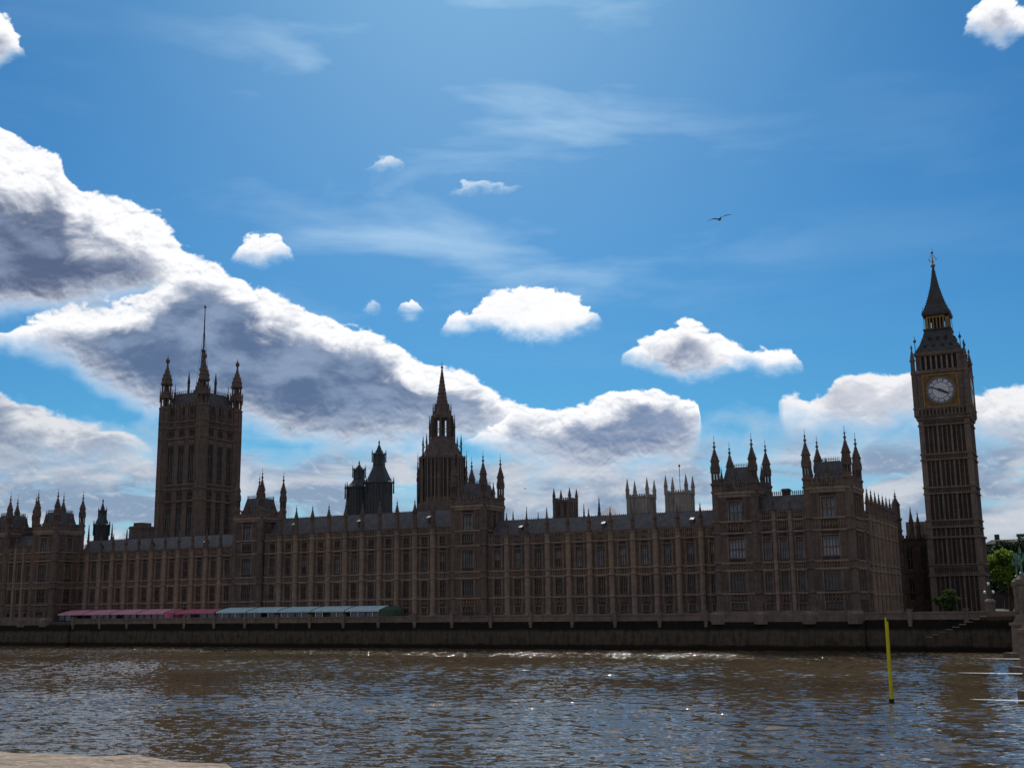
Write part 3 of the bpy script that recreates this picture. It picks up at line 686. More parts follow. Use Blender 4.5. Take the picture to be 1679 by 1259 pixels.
# end pavilions
def pavilion(xa, xb, label1, label2, label3, pale, dp=13.5):
    w = 9.9
    t1 = range_tower(xa, xa+w, PY, PY+dp, 34.6, label1, T_IN, (28.0, False, pale), 3.7)
    t2 = range_tower(xb-w, xb, PY, PY+dp, 34.6, label2, T_IN, (28.0, False, pale), 3.7)
    x0, x1 = xa+w, xb-w; F = Facade(0, PY+0.5, 0); n = 3; st = (x1-x0)/n
    for i in range(n):
        a, b = x0+st*i, x0+st*(i+1); c = (a+b)/2
        F.bay(a, b, GZ, 29.8, std_ops(c, 1.7, i, 'glass_m', 'glass_d', 3), rs=0.4)
        F.band(a+.4, b-.4, 17.35, 18.7, .45); F.band(a+.4, b-.4, 10.4, 11.8, .6); F.band(a+.4, b-.4, 26.1, 27.8, .45); F.band(a+.4, b-.4, 28.6, 29.7, .45)
    for z in (12.0, 17.1, 18.75, 25.4, 28.0): F.string(x0, x1, z)
    F.merlons(x0, x1, 29.8, 0.7)
    F.m.box(x0, x1, 0.5, dp-.8, GZ, 29.5)
    o = F.done('pavilion_link', palace); o['label'] = label3
    B = buttress_mesh(GZ, 29.9, [12.0, 17.2, 18.75, 25.4, 28.0], 0.42)
    for i in (1, 2): place('buttress', B, o, (x0+st*i, PY+0.3, 0)); pin('xs', o, x0+st*i, PY+0.3, 29.9)
    rf = MB(); rf.gable(x0, x1, PY+1.6, PY+10.2, 29.4, 33.9, 0, 0, 0, 1.0)
    k = 24
    for i in range(k):
        u = x0+(x1-x0)*(i+0.5)/k
        for yy in (PY+5.0, PY+6.8): rf.box(u-0.06, u+0.06, yy-0.04, yy+0.04, 33.8, 34.9, 1); rf.box(u-0.14, u+0.14, yy-0.04, yy+0.04, 34.55, 34.7, 1)
    rf.box(x0, x1, PY+4.95, PY+5.05, 34.15, 34.25, 1)
    rf.build('roof', [M_['slate'], M_['iron']], o)
    ch = MB(); ch.box((x0+x1)/2-0.8, (x0+x1)/2+0.8, PY+5.1, PY+6.7, 31, 35.4); ch.box((x0+x1)/2-1.0, (x0+x1)/2+1.0, PY+4.9, PY+6.9, 34.9, 35.2)
    ch.build('chimney', [M_['stone']], o)
    return t1, t2
pavilion(-76.9, -46.2, 'turreted tower at the left of the right-hand pavilion', 'turreted tower at the right end of the river front', 'three-bay link between the two right-hand turreted towers', True)
pavilion(-318.4, -287.2, 'turreted tower cut by the left edge of the photograph', 'second turreted tower from the left edge', 'dark link between the two leftmost towers', False, 11.2)
# pale projecting plinths of the pavilions
for xa, xb in ((-76.9, -46.2), (-318.4, -287.2)):
    m = MB()
    m.box(xa-0.9, xb+0.9, PY-1.9, PY+0.3, 5.9, 7.9); m.box(xa-0.7, xb+0.7, PY-1.5, PY+0.3, 7.9, 8.3)
    for x in (xa+0.5, xa+10.1, xb-10.1, xb-0.5): m.prof(x, PY-1.2, [(5.5, 2.0), (7.6, 2.0), (8.2, 1.5)], 8)
    m.build('plinth', [M_['coping']], palace)

# north return range, running back from the right-hand pavilion
F = Facade(-46.3, PY+13.5, math.pi/2); L = 316.0-(PY+13.5); n = 9; st = L/n
for i in range(n):
    a, b = st*i, st*(i+1); c = (a+b)/2
    F.bay(a, b, GZ, 29.6, std_ops(c, 2.3, i, 'glass_d', 'glass_d', 3))
    F.band(a+.6, b-.6, 17.35, 18.7); F.band(a+.6, b-.6, 26.1, 27.8, .6)
for z in (12.0, 17.1, 18.75, 25.4, 28.3): F.string(0, L, z)
F.merlons(0, L, 29.6, 0.7)
F.m.box(0, L, 0.5, 10, GZ, 29.3)
nr = F.done('side_range', palace); nr['label'] = 'side range running back from the last river tower towards the clock tower'
for i in range(1, n): place('buttress', BC, nr, (-46.1, PY+13.5+st*i, -0.6)); pin('s', nr, -46.1, PY+13.5+st*i, 29.5, s=1.05)
T_E = turret_mesh(GZ, 31.0, 39.2, 1.2, (12.0, 17.1, 18.75, 25.4, 28.0), False)
place('turret', T_E, nr, (-46.3, 316.2, 0))
rf = MB(); rf.box(-56.0, -47.3, PY+13.5, 315.5, 29.2, 30.6); rf.build('roof', [M_['slate']], nr)
# low pale-topped link to the clock tower
F = Facade(-46.0, 320.0, 0); 
for i in range(2):
    a, b = i*3.6, i*3.6+3.6; F.bay(a, b, GZ, 26.4, [(a+1.8, 1.6, 10, 16, 2, 'glass_d', 1), (a+1.8, 1.6, 18, 24, 2, 'glass_d', 1)])
for z in (12.0, 17.1, 25.8): F.string(0, 7.2, z)
F.merlons(0, 7.2, 26.4, 0.6); F.m.box(0, 7.2, 0.5, 9, GZ, 26.1)
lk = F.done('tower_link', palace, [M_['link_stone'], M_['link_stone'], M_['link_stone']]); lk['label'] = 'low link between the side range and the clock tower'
m = MB(); m.box(-46.0, -38.8, 330, 334, GZ, 31.2)
for i in range(9): m.box(-46+i*0.8, -46+i*0.8+0.28, 329.8, 329.99, 27, 30.6)
m.build('rear_gable', [M_['abbey']], lk)
pin('s', lk, -43.2, 319.8, 29.4-2.2, s=1.2); pin('s', lk, -41.5, 319.8, 28.2-2.2, s=1.2)

# ------------------------------------------------------------------ the massive square tower
vt = root('square_tower', (-299, 329, GZ), 'massive square stone tower with four capped corner turrets and a tall flagpole', 'tower')
vx, vy, vh = -299.0, 329.0, 9.9
core = MB(); core.box(vx-vh+0.5, vx+vh-0.5, vy-vh+0.5, vy+vh-0.5, GZ, 83.6)
F = Facade(0, 0, 0); F.m = core
for ox, oy, an in ((vx-vh, vy-vh, 0), (vx+vh, vy-vh, math.pi/2), (vx+vh, vy+vh, math.pi), (vx-vh, vy+vh, -math.pi/2)):
    core.frame(ox, oy, an); F.ox, F.oy, F.ang = ox, oy, an; L = 2*vh; st0 = len(F.wins)
    e = 2.3; bw = (L-2*e)/3
    for i in range(3):
        a = e+bw*i; c = a+bw/2
        F.bay(a+0.001*i, a+bw, GZ, 84.2, [(c, 2.7, 12, 30, 2, 'dark', 2), (c, 2.7, 36.0, 47.0, 3, 'glass_d', 2), (c, 2.7, 50.6, 52.6, 4, 'dark', 0), (c, 2.7, 56.8, 69.6, 3, 'glass_d', 2), (c, 2.7, 73.3, 75.6, 4, 'dark', 0)], rs=0.5)
        core.box(c-1.35, c+1.35, -0.12, 0.02, 70.0, 71.6, 2)
        for q in range(5): core.box(c-1.4+q*0.65, c-1.3+q*0.65, -0.2, -0.121, 69.9, 72.2, 2)
    for z in (33.6, 49.0, 53.4, 55.0, 72.3, 76.4, 78.6): F.string(e, L-e, z, 0.45, 0.4)
    F.band(e+.3, L-e-.3, 79.2, 81.8, 0.9); F.band(e+.3, L-e-.3, 54.0, 54.9, .7); F.band(e+.3, L-e-.3, 34.2, 35.6, .7); F.band(e+.3, L-e-.3, 76.9, 78.4, .7)
    for q in range(int((L-2*e)/1.6)):
        u = e+0.8+q*1.6; core.box(u-0.45, u+0.45, 0.0, 0.35, 84.2, 85.6); core.prof(u, 0.17, [(85.6, 0.3), (86.0, 0.1), (86.6, 0.05)], 4)
    for q in range(int((L-2*e)/3.0)):
        u = e+1.5+q*3.0; core.box(u-0.12, u+0.12, -0.4, 0.0, 76, 84.2, 2)
    F.wins[st0:] = [(u, z, me, ox, oy, an) for u, z, me in F.wins[st0:]]
core.fr = None
vb = core.build('tower_body', [M_['stone'], M_['stone_d'], M_['tower_stone']], vt)
for u, z, me, ox, oy, an in F.wins:
    place('window', me, vb, (ox+u*math.cos(an), oy+u*math.sin(an), z), an)
def big_turret():
    m = MB(); r = 2.35
    pr = [(GZ, r*1.12), (14, r*1.12), (14.4, r)]
    for l in (33.6, 49.0, 53.4, 72.3, 76.4, 78.6): pr += [(l-0.2, r), (l, r*1.1), (l+0.5, r*1.1), (l+0.8, r)]
    pr += [(83.8, r), (84.0, r*1.12), (84.7, r*1.12), (84.9, r*0.9), (85.3, r*0.9)]
    m.prof(0, 0, pr, 8)
    for i in range(8):
        a = math.pi/8+math.pi*i/4
        for zz in range(8): pass
        x, y = math.cos(a)*r*0.99, math.sin(a)*r*0.99; m.box(x-0.14, x+0.14, y-0.14, y+0.14, 15, 83.5)
        x, y = math.cos(a)*r*0.80, math.sin(a)*r*0.80; m.box(x-0.24, x+0.24, y-0.24, y+0.24, 85.3, 88.2)
        x, y = math.cos(a)*r*0.68, math.sin(a)*r*0.68; m.box(x-0.2, x+0.2, y-0.2, y+0.2, 90.8, 93.4)
        x, y = math.cos(a)*r*1.02, math.sin(a)*r*1.02; m.prof(x, y, [(87.0, 0.2), (90.6, 0.17), (91.9, 0.02)], 4)
    m.box(-0.3, 0.3, -0.3, 0.3, 85.3, 93.4)
    m.prof(0, 0, [(88.2, r*0.95), (88.4, r*1.05), (89.4, r*1.05), (89.6, r*0.88), (90.6, r*0.88), (90.8, r*0.8)], 8)
    m.prof(0, 0, [(93.4, r*0.8), (93.6, r*0.98), (94.2, r*0.98), (94.4, r*0.86), (95.6, r*0.84), (95.8, r*0.92), (96.0, r*0.78), (97.2, r*0.66), (97.4, r*0.74), (97.6, r*0.55), (98.8, r*0.40), (99.0, r*0.48), (99.2, r*0.33),
                  (100.4, r*0.2), (101.6, r*0.14), (102.0, r*0.16), (102.3, r*0.3), (102.9, r*0.34), (103.5, r*0.3), (103.8, r*0.12), (104.4, 0.2), (104.6, 0.08), (105.5, 0.05)], 8)
    return m.mesh('turret', [M_['stone']], (0, 0, 0))
BT = big_turret()
for x in (-9.15, 9.15):
    for y in (-9.15, 9.15): place('turret', BT, vt, (vx+x, vy+y, 0))
rf = MB()
rf.sq(vx, vy, [(83.4, 8.0), (89.4, 7.3), (90.0, 7.3)], 0)
for i in range(15):
    t = -6.8+13.6*i/14
    for x, y in ((t, -6.8), (t, 6.8), (-6.8, t), (6.8, t)): rf.box(vx+x-0.06, vx+x+0.06, vy+y-0.06, vy+y+0.06, 90.0, 91.2, 1)
for a, b in (((-6.8,-6.8),(6.8,-6.8)), ((6.8,-6.8),(6.8,6.8)), ((6.8,6.8),(-6.8,6.8)), ((-6.8,6.8),(-6.8,-6.8))):
    rf.bar((vx+a[0], vy+a[1], 90.8), (vx+b[0], vy+b[1], 90.8), 0.07, 4, m=1)
for x in (-6.9, 6.9):
    for y in (-6.9, 6.9): rf.prof(vx+x, vy+y, [(88.5, 0.45), (90.6, 0.4), (91.0, 0.55), (91.2, 0.2), (94.2, 0.05)], 6, m=1)
rf.sq(vx, vy, [(89.3, 3.0), (91, 2.4), (94, 1.3), (98, 0.8), (104.5, 0.55), (107.6, 0.45)], 0)
for x in (-3.5, 3.5):
    for y in (-3.5, 3.5): rf.prof(vx+x, vy+y, [(89.3, 0.5), (94.5, 0.45), (94.7, 0.6), (95.2, 0.55), (99.2, 0.05)], 6, m=1)
for s in (0, 1, 2, 3):
    a = math.pi/2*s; c, n_ = math.cos(a), math.sin(a)
    rf.bar((vx+5*c, vy+5*n_, 89.4), (vx+1.0*c, vy+1.0*n_, 96), 0.15, 5, m=1)
rf.build('roof', [M_['slate'], M_['iron']], vt)
fp = MB(); fp.prof(vx, vy, [(104, 0.34), (115, 0.26), (124.6, 0.16), (124.7, 0.42), (125.3, 0.42), (125.7, 0.1)], 8)
fp.bar((vx-5.5, vy+2, 91), (vx, vy, 117.0), 0.05, 4); fp.bar((vx+5.5, vy-2, 91), (vx, vy, 117.0), 0.05, 4); fp.bar((vx+0.6, vy, 105), (vx+0.25, vy, 118), 0.04, 4)
fp.prof(vx, vy, [(106.9, 0.5), (107.3, 0.85), (108.0, 0.85), (108.4, 0.4)], 8)
fp.build('flagpole', [M_['iron']], vt)

# ------------------------------------------------------------------ central spire
cx, cy = -209.2, 357.0
ct = root('spire_tower', (cx, cy, GZ), 'tall octagonal stone tower with a slender spire in the middle of the palace', 'tower')
m = MB()
m.prof(cx, cy, [(GZ, 9.6), (40, 9.6), (40.5, 9.0), (46.5, 9.0), (47.0, 8.2), (62.1, 8.2), (62.2, 8.6), (63.0, 8.6), (63.2, 7.6), (66.3, 6.1), (68.6, 4.9), (70.0, 4.3)], 8)
def oct_ribs(m, r, z0, z1, per, wdt, mi=0, back=0.96):
    for i in range(8):
        a0 = math.pi/8+math.pi*i/4; a1 = a0+math.pi/4
        p0 = (math.cos(a0)*r, math.sin(a0)*r); p1 = (math.cos(a1)*r, math.sin(a1)*r)
        for k in range(per+1):
            t = k/per; x, y = p0[0]+(p1[0]-p0[0])*t, p0[1]+(p1[1]-p0[1])*t
            m.box(cx+x-wdt, cx+x+wdt, cy+y-wdt, cy+y+wdt, z0, z1, mi)
oct_ribs(m, 8.3, 41, 63.6, 4, 0.15, 1)
tb = m.build('tower_body', [M_['stone'], M_['stone_l']], ct)
wm = MB(); wm.box(-0.85, 0.85, -0.06, 0.3, 0, 13.4, 1); wm.box(-0.05, 0.05, -0.14, -0.061, 0, 13.4); wm.box(-0.85, 0.85, -0.14, -0.061, 6.4, 6.7)
wm.box(-0.98, -0.85, -0.2, 0.2, 0, 13.6); wm.box(0.85, 0.98, -0.2, 0.2, 0, 13.6)
WMESH = wm.mesh('window', [M_['stone'], M_['dark']], (0, 0, 0))
for i in range(8):
    a = math.pi*i/4; rr = 8.3*math.cos(math.pi/8)
    for s in (-1.35, 1.35):
        x = cx+math.cos(a)*rr-math.sin(a)*s; y = cy+math.sin(a)*rr+math.cos(a)*s
        place('window', WMESH, tb, (x, y, 48.6), a+math.pi/2)
lt = MB()      # open lantern
lt.prof(cx, cy, [(69.9, 4.2), (70.6, 4.0)], 8)
for i in range(8):
    a = math.pi/8+math.pi*i/4; x, y = math.cos(a)*3.75, math.sin(a)*3.75
    lt.prof(cx+x, cy+y, [(70.6, 0.62), (77.4, 0.55)], 4)
    a2 = math.pi*i/4; x, y = math.cos(a2)*3.45, math.sin(a2)*3.45; lt.prof(cx+x, cy+y, [(70.6, 0.2), (77.4, 0.2)], 4)
    a1 = a+math.pi/4
    lt.bar((cx+math.cos(a)*3.7, cy+math.sin(a)*3.7, 73.2), (cx+math.cos(a1)*3.7, cy+math.sin(a1)*3.7, 73.2), 0.2, 4)
lt.prof(cx, cy, [(77.3, 4.0), (77.6, 4.15), (78.5, 4.15), (78.7, 3.5), (82.2, 2.5), (82.4, 2.7), (82.9, 2.6)], 8)
lt.build('lantern', [M_['stone']], ct)
sp = MB(); sp.prof(cx, cy, crocket(82.8, 96.3, 2.1, 0.2, 9, 1.06) + [(96.4, 0.5), (96.9, 0.5), (97.1, 0.15), (99.0, 0.04)], 8)
sp.build('spire', [M_['stone']], ct)
def tier(rad, z0, z1, r, rot=math.pi/8, fly=None):
    mm = MB(); h = z1-z0
    mm.prof(0, 0, [(0, r), (h*0.55, r*0.9), (h*0.56, r*1.3), (h*0.6, r*1.3)] + crocket(h*0.61, h*0.93, r*0.95, 0.08, 4) + [(h, 0.03)], 8)
    me = mm.mesh('pinnacle', [M_['stone']], (0, 0, 0))
    for i in range(8):
        a = rot+math.pi*i/4; place('pinnacle', me, ct, (cx+math.cos(a)*rad, cy+math.sin(a)*rad, z0))
tier(8.9, 41.0, 65.5, 0.42); tier(7.0, 63.0, 71.6, 0.34); tier(4.6, 67.5, 79.2, 0.30); tier(3.3, 78.3, 83.2, 0.22)
fb = MB()
for i in range(8):
    a = math.pi/8+math.pi*i/4; c, s_ = math.cos(a), math.sin(a)
    fb.bar((cx+c*8.9, cy+s_*8.9, 57.5), (cx+c*8.2, cy+s_*8.2, 59.5), 0.22, 4); fb.bar((cx+c*8.9, cy+s_*8.9, 48.5), (cx+c*8.2, cy+s_*8.2, 50), 0.22, 4)
    fb.bar((cx+c*4.8, cy+s_*4.8, 74.5), (cx+c*3.8, cy+s_*3.8, 76.5), 0.14, 4); fb.bar((cx+c*7.4, cy+s_*7.4, 66), (cx+c*6.2, cy+s_*6.2, 67.5), 0.16, 4)
fb.build('flying_buttress', [M_['stone']], ct)

# ------------------------------------------------------------------ ventilation towers
def vent(x, y, k, zs, label, name='ventilation_tower'):
    """zs: base, shoulder, neck, upper stage top, spire foot, tip ; k: radius"""
    zb, zsh, zn, zu, zf, zt = zs
    o = root(name, (x, y, zb), label, 'tower', 'iron ventilation towers')
    m = MB(); m.prof(x, y, [(20, k), (zsh, k), (zsh+0.2, k*1.08), (zsh+0.7, k*1.08), (zsh+0.9, k*0.98), (zsh+(zn-zsh)*.6, k*0.70), (zn, k*0.46)], 8)
    m.build('body', [M_['iron']], o)
    u = MB(); u.prof(x, y, [(zn-0.05, k*0.44), (zn+0.2, k*0.48), (zu, k*0.38), (zu+0.3, k*0.44), (zu+0.6, k*0.36), (zf, k*0.27), (zf+0.2, k*0.31), (zf+0.4, k*0.24)], 8)
    for i in range(8):
        a = math.pi/8+math.pi*i/4; u.box(x+math.cos(a)*k*0.43-0.1, x+math.cos(a)*k*0.43+0.1, y+math.sin(a)*k*0.43-0.1, y+math.sin(a)*k*0.43+0.1, zn, zu+.8)
    u.build('lantern', [M_['iron']], o)
    s = MB(); s.prof(x, y, crocket(zf+0.3, zt-1.2, k*0.22, 0.1, 5, 1.1) + [(zt-1.1, 0.28), (zt-0.7, 0.28), (zt, 0.03)], 8); s.build('spire', [M_['iron']], o)
    mm = MB(); h = 5.2; mm.prof(0, 0, [(0, .24), (h*.6, .2), (h*.62, .3), (h, .03)], 6); me = mm.mesh('pinnacle', [M_['iron']], (0, 0, 0))
    for i in range(8):
        a = math.pi/8+math.pi*i/4; place('pinnacle', me, o, (x+math.cos(a)*k*1.12, y+math.sin(a)*k*1.12, zsh-3.0)); 
    for i in range(4):
        a = math.pi/4+math.pi*i/2; q = place('pinnacle', me, o, (x+math.cos(a)*k*0.52, y+math.sin(a)*k*0.52, zu-2.2)); q.scale = (.8, .8, .8)
    r = MB()
    for i in range(8):
        a0 = math.pi/8+math.pi*i/4; a1 = a0+math.pi/4
        for t in (0, .33, .66):
            px, py = x+k*(math.cos(a0)*(1-t)+math.cos(a1)*t), y+k*(math.sin(a0)*(1-t)+math.sin(a1)*t); r.box(px-.11, px+.11, py-.11, py+.11, 21, zsh)
    r.build('rib', [M_['iron']], o)
    return o
vent(-198.8, 300, 4.2, (31, 47.9, 53.6, 57.0, 58.2, 61.9), 'larger of the two dark iron towers left of the tall spire')
vent(-206.3, 300, 3.9, (31, 46.8, 49.9, 52.6, 53.4, 55.9), 'smaller dark tower tucked against the left of the larger iron one')
vent(-306.4, 290, 2.5, (28, 38.6, 42.8, 43.6, 45.0, 48.3), 'small dark spired tower near the left edge, left of the massive square tower')

# ------------------------------------------------------------------ clock tower
bx, by = -31.9, 316.2
M_['tower_roof'] = plain('dark_tower_roof_plates', (0.045, 0.042, 0.045), 0.6, 0.0, 0.35, 1.2)
M_['gold_stone'] = stone('gilded_lantern_stone', (0.24, 0.15, 0.06, 1), (0.36, 0.23, 0.09, 1))
bt = root('clock_tower', (bx, by, GZ), 'tall clock tower with a white dial, gilded surround and steep dark spire', 'clock tower')
def square_stage(name, hw, z0, z1, bands, ribs, mats, slits=None, strings=(), parent=bt, corner=0.7, rw=0.14):
    m = MB(); m.box(bx-hw+0.3, bx+hw-0.3, by-hw+0.3, by+hw-0.3, z0, z1, 1)  # core takes the darkened stone, as shade between the ribs
    for k in range(4):
        a = math.pi/2*k; c, s = math.cos(a), math.sin(a)
        ox, oy = bx-hw*c+hw*s, by-hw*s-hw*c
        m.frame(ox, oy, a); L = 2*hw
        m.box(-0.02, corner, -0.02, corner, z0, z1, 2)
        u0, u1 = corner, L-corner
        n = ribs
        for i in range(n+1):
            u = u0+(u1-u0)*i/n; big = (i % max(1, n//3) == 0); q = rw*1.7 if big else rw
            m.box(max(u-q, u0), min(u+q, u1), 0.0 if big else 0.12, 0.299, z0, z1, 2 if big else 0)
        for za, zb in bands:
            m.box(u0, u1, 0.05, 0.298, za, zb, 0)
            for i in range(n*2):
                u = u0+(u1-u0)*(i+0.5)/(n*2); m.box(u-0.18, u+0.18, -0.03, 0.049, za+(zb-za)*.2, zb-(zb-za)*.2, 1)
        for z, pr, h in strings: m.box(-pr, L+pr*0.0, -pr, 0.02, z, z+h, 2)
    m.fr = None
    return m.build(name, mats, parent)
cs = [M_['clock_stone'], M_['stone_d'], M_['tower_stone']]
b0 = square_stage('base', 6.45, GZ, 25.9, [(16.5, 18.6)], 9, cs, strings=((16.0, .3, .4), (18.7, .3, .3), (25.5, .35, .5)), corner=1.3)
b1 = square_stage('shaft', 6.2, 25.9, 55.8, [(28.4, 30.0), (36.9, 38.4), (45.6, 47.0), (54.6, 55.8)], 9, cs,
                  strings=((28.1, .25, .35), (29.9, .25, .35), (36.7, .25, .35), (38.3, .25, .35), (45.4, .25, .35), (46.9, .25, .35), (54.4, .25, .35)), corner=1.1)
def slit_mesh(h):
    m = MB(); m.box(-0.30, 0.30, 0.0, 0.06, 0, h); return m.mesh('window', [M_['dark']], (0, 0, 0))
for par, hw, rows, cn in ((b0, 6.45, ((8.5, 6.6), (19.6, 5.0)), 1.3), (b1, 6.2, ((31.0, 5.0), (39.4, 5.0), (48.0, 5.6)), 1.1)):
    for k in (0, 1):
        a = math.pi/2*k; c, s = math.cos(a), math.sin(a); ox, oy = bx-hw*c+hw*s, by-hw*s-hw*c
        for z, h in rows:
            me = slit_mesh(h)
            for i in (2, 4, 6):
                for dd in (0,):
                    u = cn+(2*hw-2*cn)*(i+0.5)/9; place('window', me, par, (ox+u*c-0.235*s, oy+u*s+0.235*c, z), a)
# corbelled clock stage
m = MB()
m.sq(bx, by, [(55.8, 6.3), (56.0, 6.6), (56.5, 6.6), (57.0, 6.95), (58.7, 6.95), (58.8, 7.15), (59.2, 7.15), (59.3, 6.8), (68.0, 6.8), (68.1, 7.1), (68.7, 7.1), (68.9, 6.6)], 0)
for k in range(4):
    a = math.pi/2*k; c, s = math.cos(a), math.sin(a); hw = 6.8
    m.frame(bx-hw*c+hw*s, by-hw*s-hw*c, a); L = 2*hw
    for i in range(14): u = 0.9+(L-1.8)*i/13; m.box(u-0.16, u+0.16, -0.32, -0.15, 57.0, 58.7, 2)
    for i in range(13):
        u = 0.9+(L-1.8)*(i+.5)/13; m.box(u-0.3, u+0.3, -0.18, -0.152, 57.2, 58.5, 1)
    for q in (0.3, 0.9, 1.5, L-0.3, L-0.9, L-1.5): m.box(q-0.1, q+0.1, -0.22, -0.001, 59.4, 67.9, 2)
    for zz in (61.4, 63.6, 65.8): m.box(0.1, 2.0, -0.12, -0.0012, zz, zz+0.2, 0); m.box(L-2.0, L-0.1, -0.12, -0.0012, zz, zz+0.2, 0)
    m.box(-0.15, 0.9, -0.15, 0.9, 59.3, 68.0, 0)
m.fr = None
stg = m.build('clock_stage', cs, bt)
# dials on all four sides
NUM = ['XII','I','II','III','IIII','V','VI','VII','VIII','IX','X','XI']
def dial():
    R0 = 3.45; d = MB()
    def ring(r0, r1, y, m, n=72):
        a = [d.p(r0*math.sin(2*math.pi*i/n), y, r0*math.cos(2*math.pi*i/n)) for i in range(n)]
        b = [d.p(r1*math.sin(2*math.pi*i/n), y, r1*math.cos(2*math.pi*i/n)) for i in range(n)]
        for i in range(n): d.face([a[i], b[i], b[(i+1)%n], a[(i+1)%n]], m)
    def disc(r, y0, y1, m, n=72):
        a = [d.p(r*math.sin(2*math.pi*i/n), y0, r*math.cos(2*math.pi*i/n)) for i in range(n)]
        b = [d.p(r*math.sin(2*math.pi*i/n), y1, r*math.cos(2*math.pi*i/n)) for i in range(n)]
        d.face(a, m)
        for i in range(n): d.face([a[i], b[i], b[(i+1)%n], a[(i+1)%n]], m)
    disc(R0, -0.10, 0.0, 0)                       # opal disc
    for r0, r1 in ((R0-0.12, R0+0.02), (R0-0.42, R0-0.36), (2.02, 2.10)): ring(r0, r1, -0.112, 2)
    disc(1.98, -0.125, -0.101, 1)
    for i in range(60):                           # minute lozenges
        a = 2*math.pi*i/60; r = R0-0.24; s = 0.055 if i % 5 else 0.10
        x, z = r*math.sin(a), r*math.cos(a); q = [d.p(x-s, -0.114, z), d.p(x, -0.114, z-s), d.p(x+s, -0.114, z), d.p(x, -0.114, z+s)]; d.face(q, 2)
    def stroke(a, x0, z0, x1, z1, w, m, y):
        """a thin bar in the numeral's own frame (x across, z outwards at angle a)"""
        ca, sa = math.cos(a), math.sin(a); dx, dz = x1-x0, z1-z0; l = math.hypot(dx, dz); nx, nz = -dz/l*w/2, dx/l*w/2
        q = []
        for x, z in ((x0+nx, z0+nz), (x1+nx, z1+nz), (x1-nx, z1-nz), (x0-nx, z0-nz)):
            q.append(d.p(x*ca+z*sa, y, -x*sa+z*ca))
        d.face(q, m)
    for i, t in enumerate(NUM):
        a = 2*math.pi*i/12; z0, z1 = 2.18, 2.96
        stroke(a, 0, z0-0.02, 0, z1+0.02, 0.94, 1, -0.106)                       # white cell behind the numeral
        wd = {'I': 0.13, 'V': 0.30, 'X': 0.30}; tot = sum(wd[ch] for ch in t)*1.0; x = -tot/2
        for ch in t:
            w = wd[ch]; x0, x1 = x+0.03, x+w-0.03; xm = (x0+x1)/2
            if ch == 'I': stroke(a, xm, z0+.1, xm, z1-.1, 0.06, 2, -0.115)
            elif ch == 'V': stroke(a, x0, z1-.1, xm, z0+.1, 0.07, 2, -0.115); stroke(a, xm, z0+.1, x1, z1-.1, 0.04, 2, -0.1165)
            else: stroke(a, x0, z1-.1, x1, z0+.1, 0.07, 2, -0.115); stroke(a, x0, z0+.1, x1, z1-.1, 0.04, 2, -0.1165)
            x += w
        a2 = a+math.pi/12
        stroke(a2, 0, 2.1, 0, R0-0.4, 0.05, 2, -0.108)
    for r in (0.7, 1.3): ring(r-0.02, r+0.02, -0.128, 0)
    for i in range(24):
        a = 2*math.pi*i/24; stroke(a, 0, 0.5, 0, 1.9, 0.025, 0, -0.1285)
    return d.mesh('dial', [M_['dial_glass'], M_['dial_white'], M_['dial_ink']], (0, 0, 0))
def frame():
    m = MB(); h = 4.05
    for a, b, c, e in ((-h-.3, -h, -h-.3, h+.3), (h, h+.3, -h-.3, h+.3)): m.box(a, b, -0.25, 0.0, c, e, 0)
    m.box(-h, h, -0.25, 0.0, -h-.3, -h, 0); m.box(-h, h, -0.25, 0.0, h, h+.3, 0)
    m.box(-h, h, -0.03, 0.0, -h, h, 1)
    for sx in (-1, 1):
        for sz in (-1, 1):                          # gilt leaves in the corners
            for rr, n in ((0.25, 6), (0.5, 10)):
                for i in range(n):
                    a = 2*math.pi*i/n; x = sx*(h-0.62)+rr*math.cos(a); z = sz*(h-0.62)+rr*math.sin(a); m.box(x-.07, x+.07, -0.07, -0.031, z-.07, z+.07, 0)
            m.box(min(sx*(h-1.5), sx*(h-0.12)), max(sx*(h-1.5), sx*(h-0.12)), -0.09, -0.031, sz*(h-0.2)-.06, sz*(h-0.2)+.06, 0)
            m.box(sx*(h-0.2)-.06, sx*(h-0.2)+.06, -0.085, -0.031, min(sz*(h-1.5), sz*(h-0.3)), max(sz*(h-1.5), sz*(h-0.3)), 0)
    n = 64
    for i in range(n):
        a = 2*math.pi*i/n; b = 2*math.pi*(i+1)/n; r0, r1 = 3.46, 3.66
        q = [m.p(r*math.sin(t), -0.13, r*math.cos(t)) for r, t in ((r0, a), (r1, a), (r1, b), (r0, b))]; m.face(q, 0)
    return m.mesh('dial_frame', [M_['gold'], plain('gilded_spandrel', (0.11, 0.065, 0.02), 0.5)], (0, 0, 0))
def hand(L, w, tail, y):
    m = MB(); m.v = [(-w, y, -tail), (w, y, -tail), (w*0.8, y, L*0.75), (0, y, L), (-w*0.8, y, L*0.75)]
    m.v += [(x, y+0.04, z) for x, y, z in m.v[:5]]
    m.f = [(0,1,2,3,4), (9,8,7,6,5)] + [(i, 5+i, 5+(i+1)%5, (i+1)%5) for i in range(5)]; m.mi = [0]*7
    return m
DM, FM = dial(), frame()
MH = hand(3.15, 0.19, 1.0, -0.20).mesh('minute_hand', [M_['dial_ink']], (0, 0, 0)); HH = hand(2.35, 0.34, 0.7, -0.26).mesh('hour_hand', [M_['dial_ink']], (0, 0, 0))
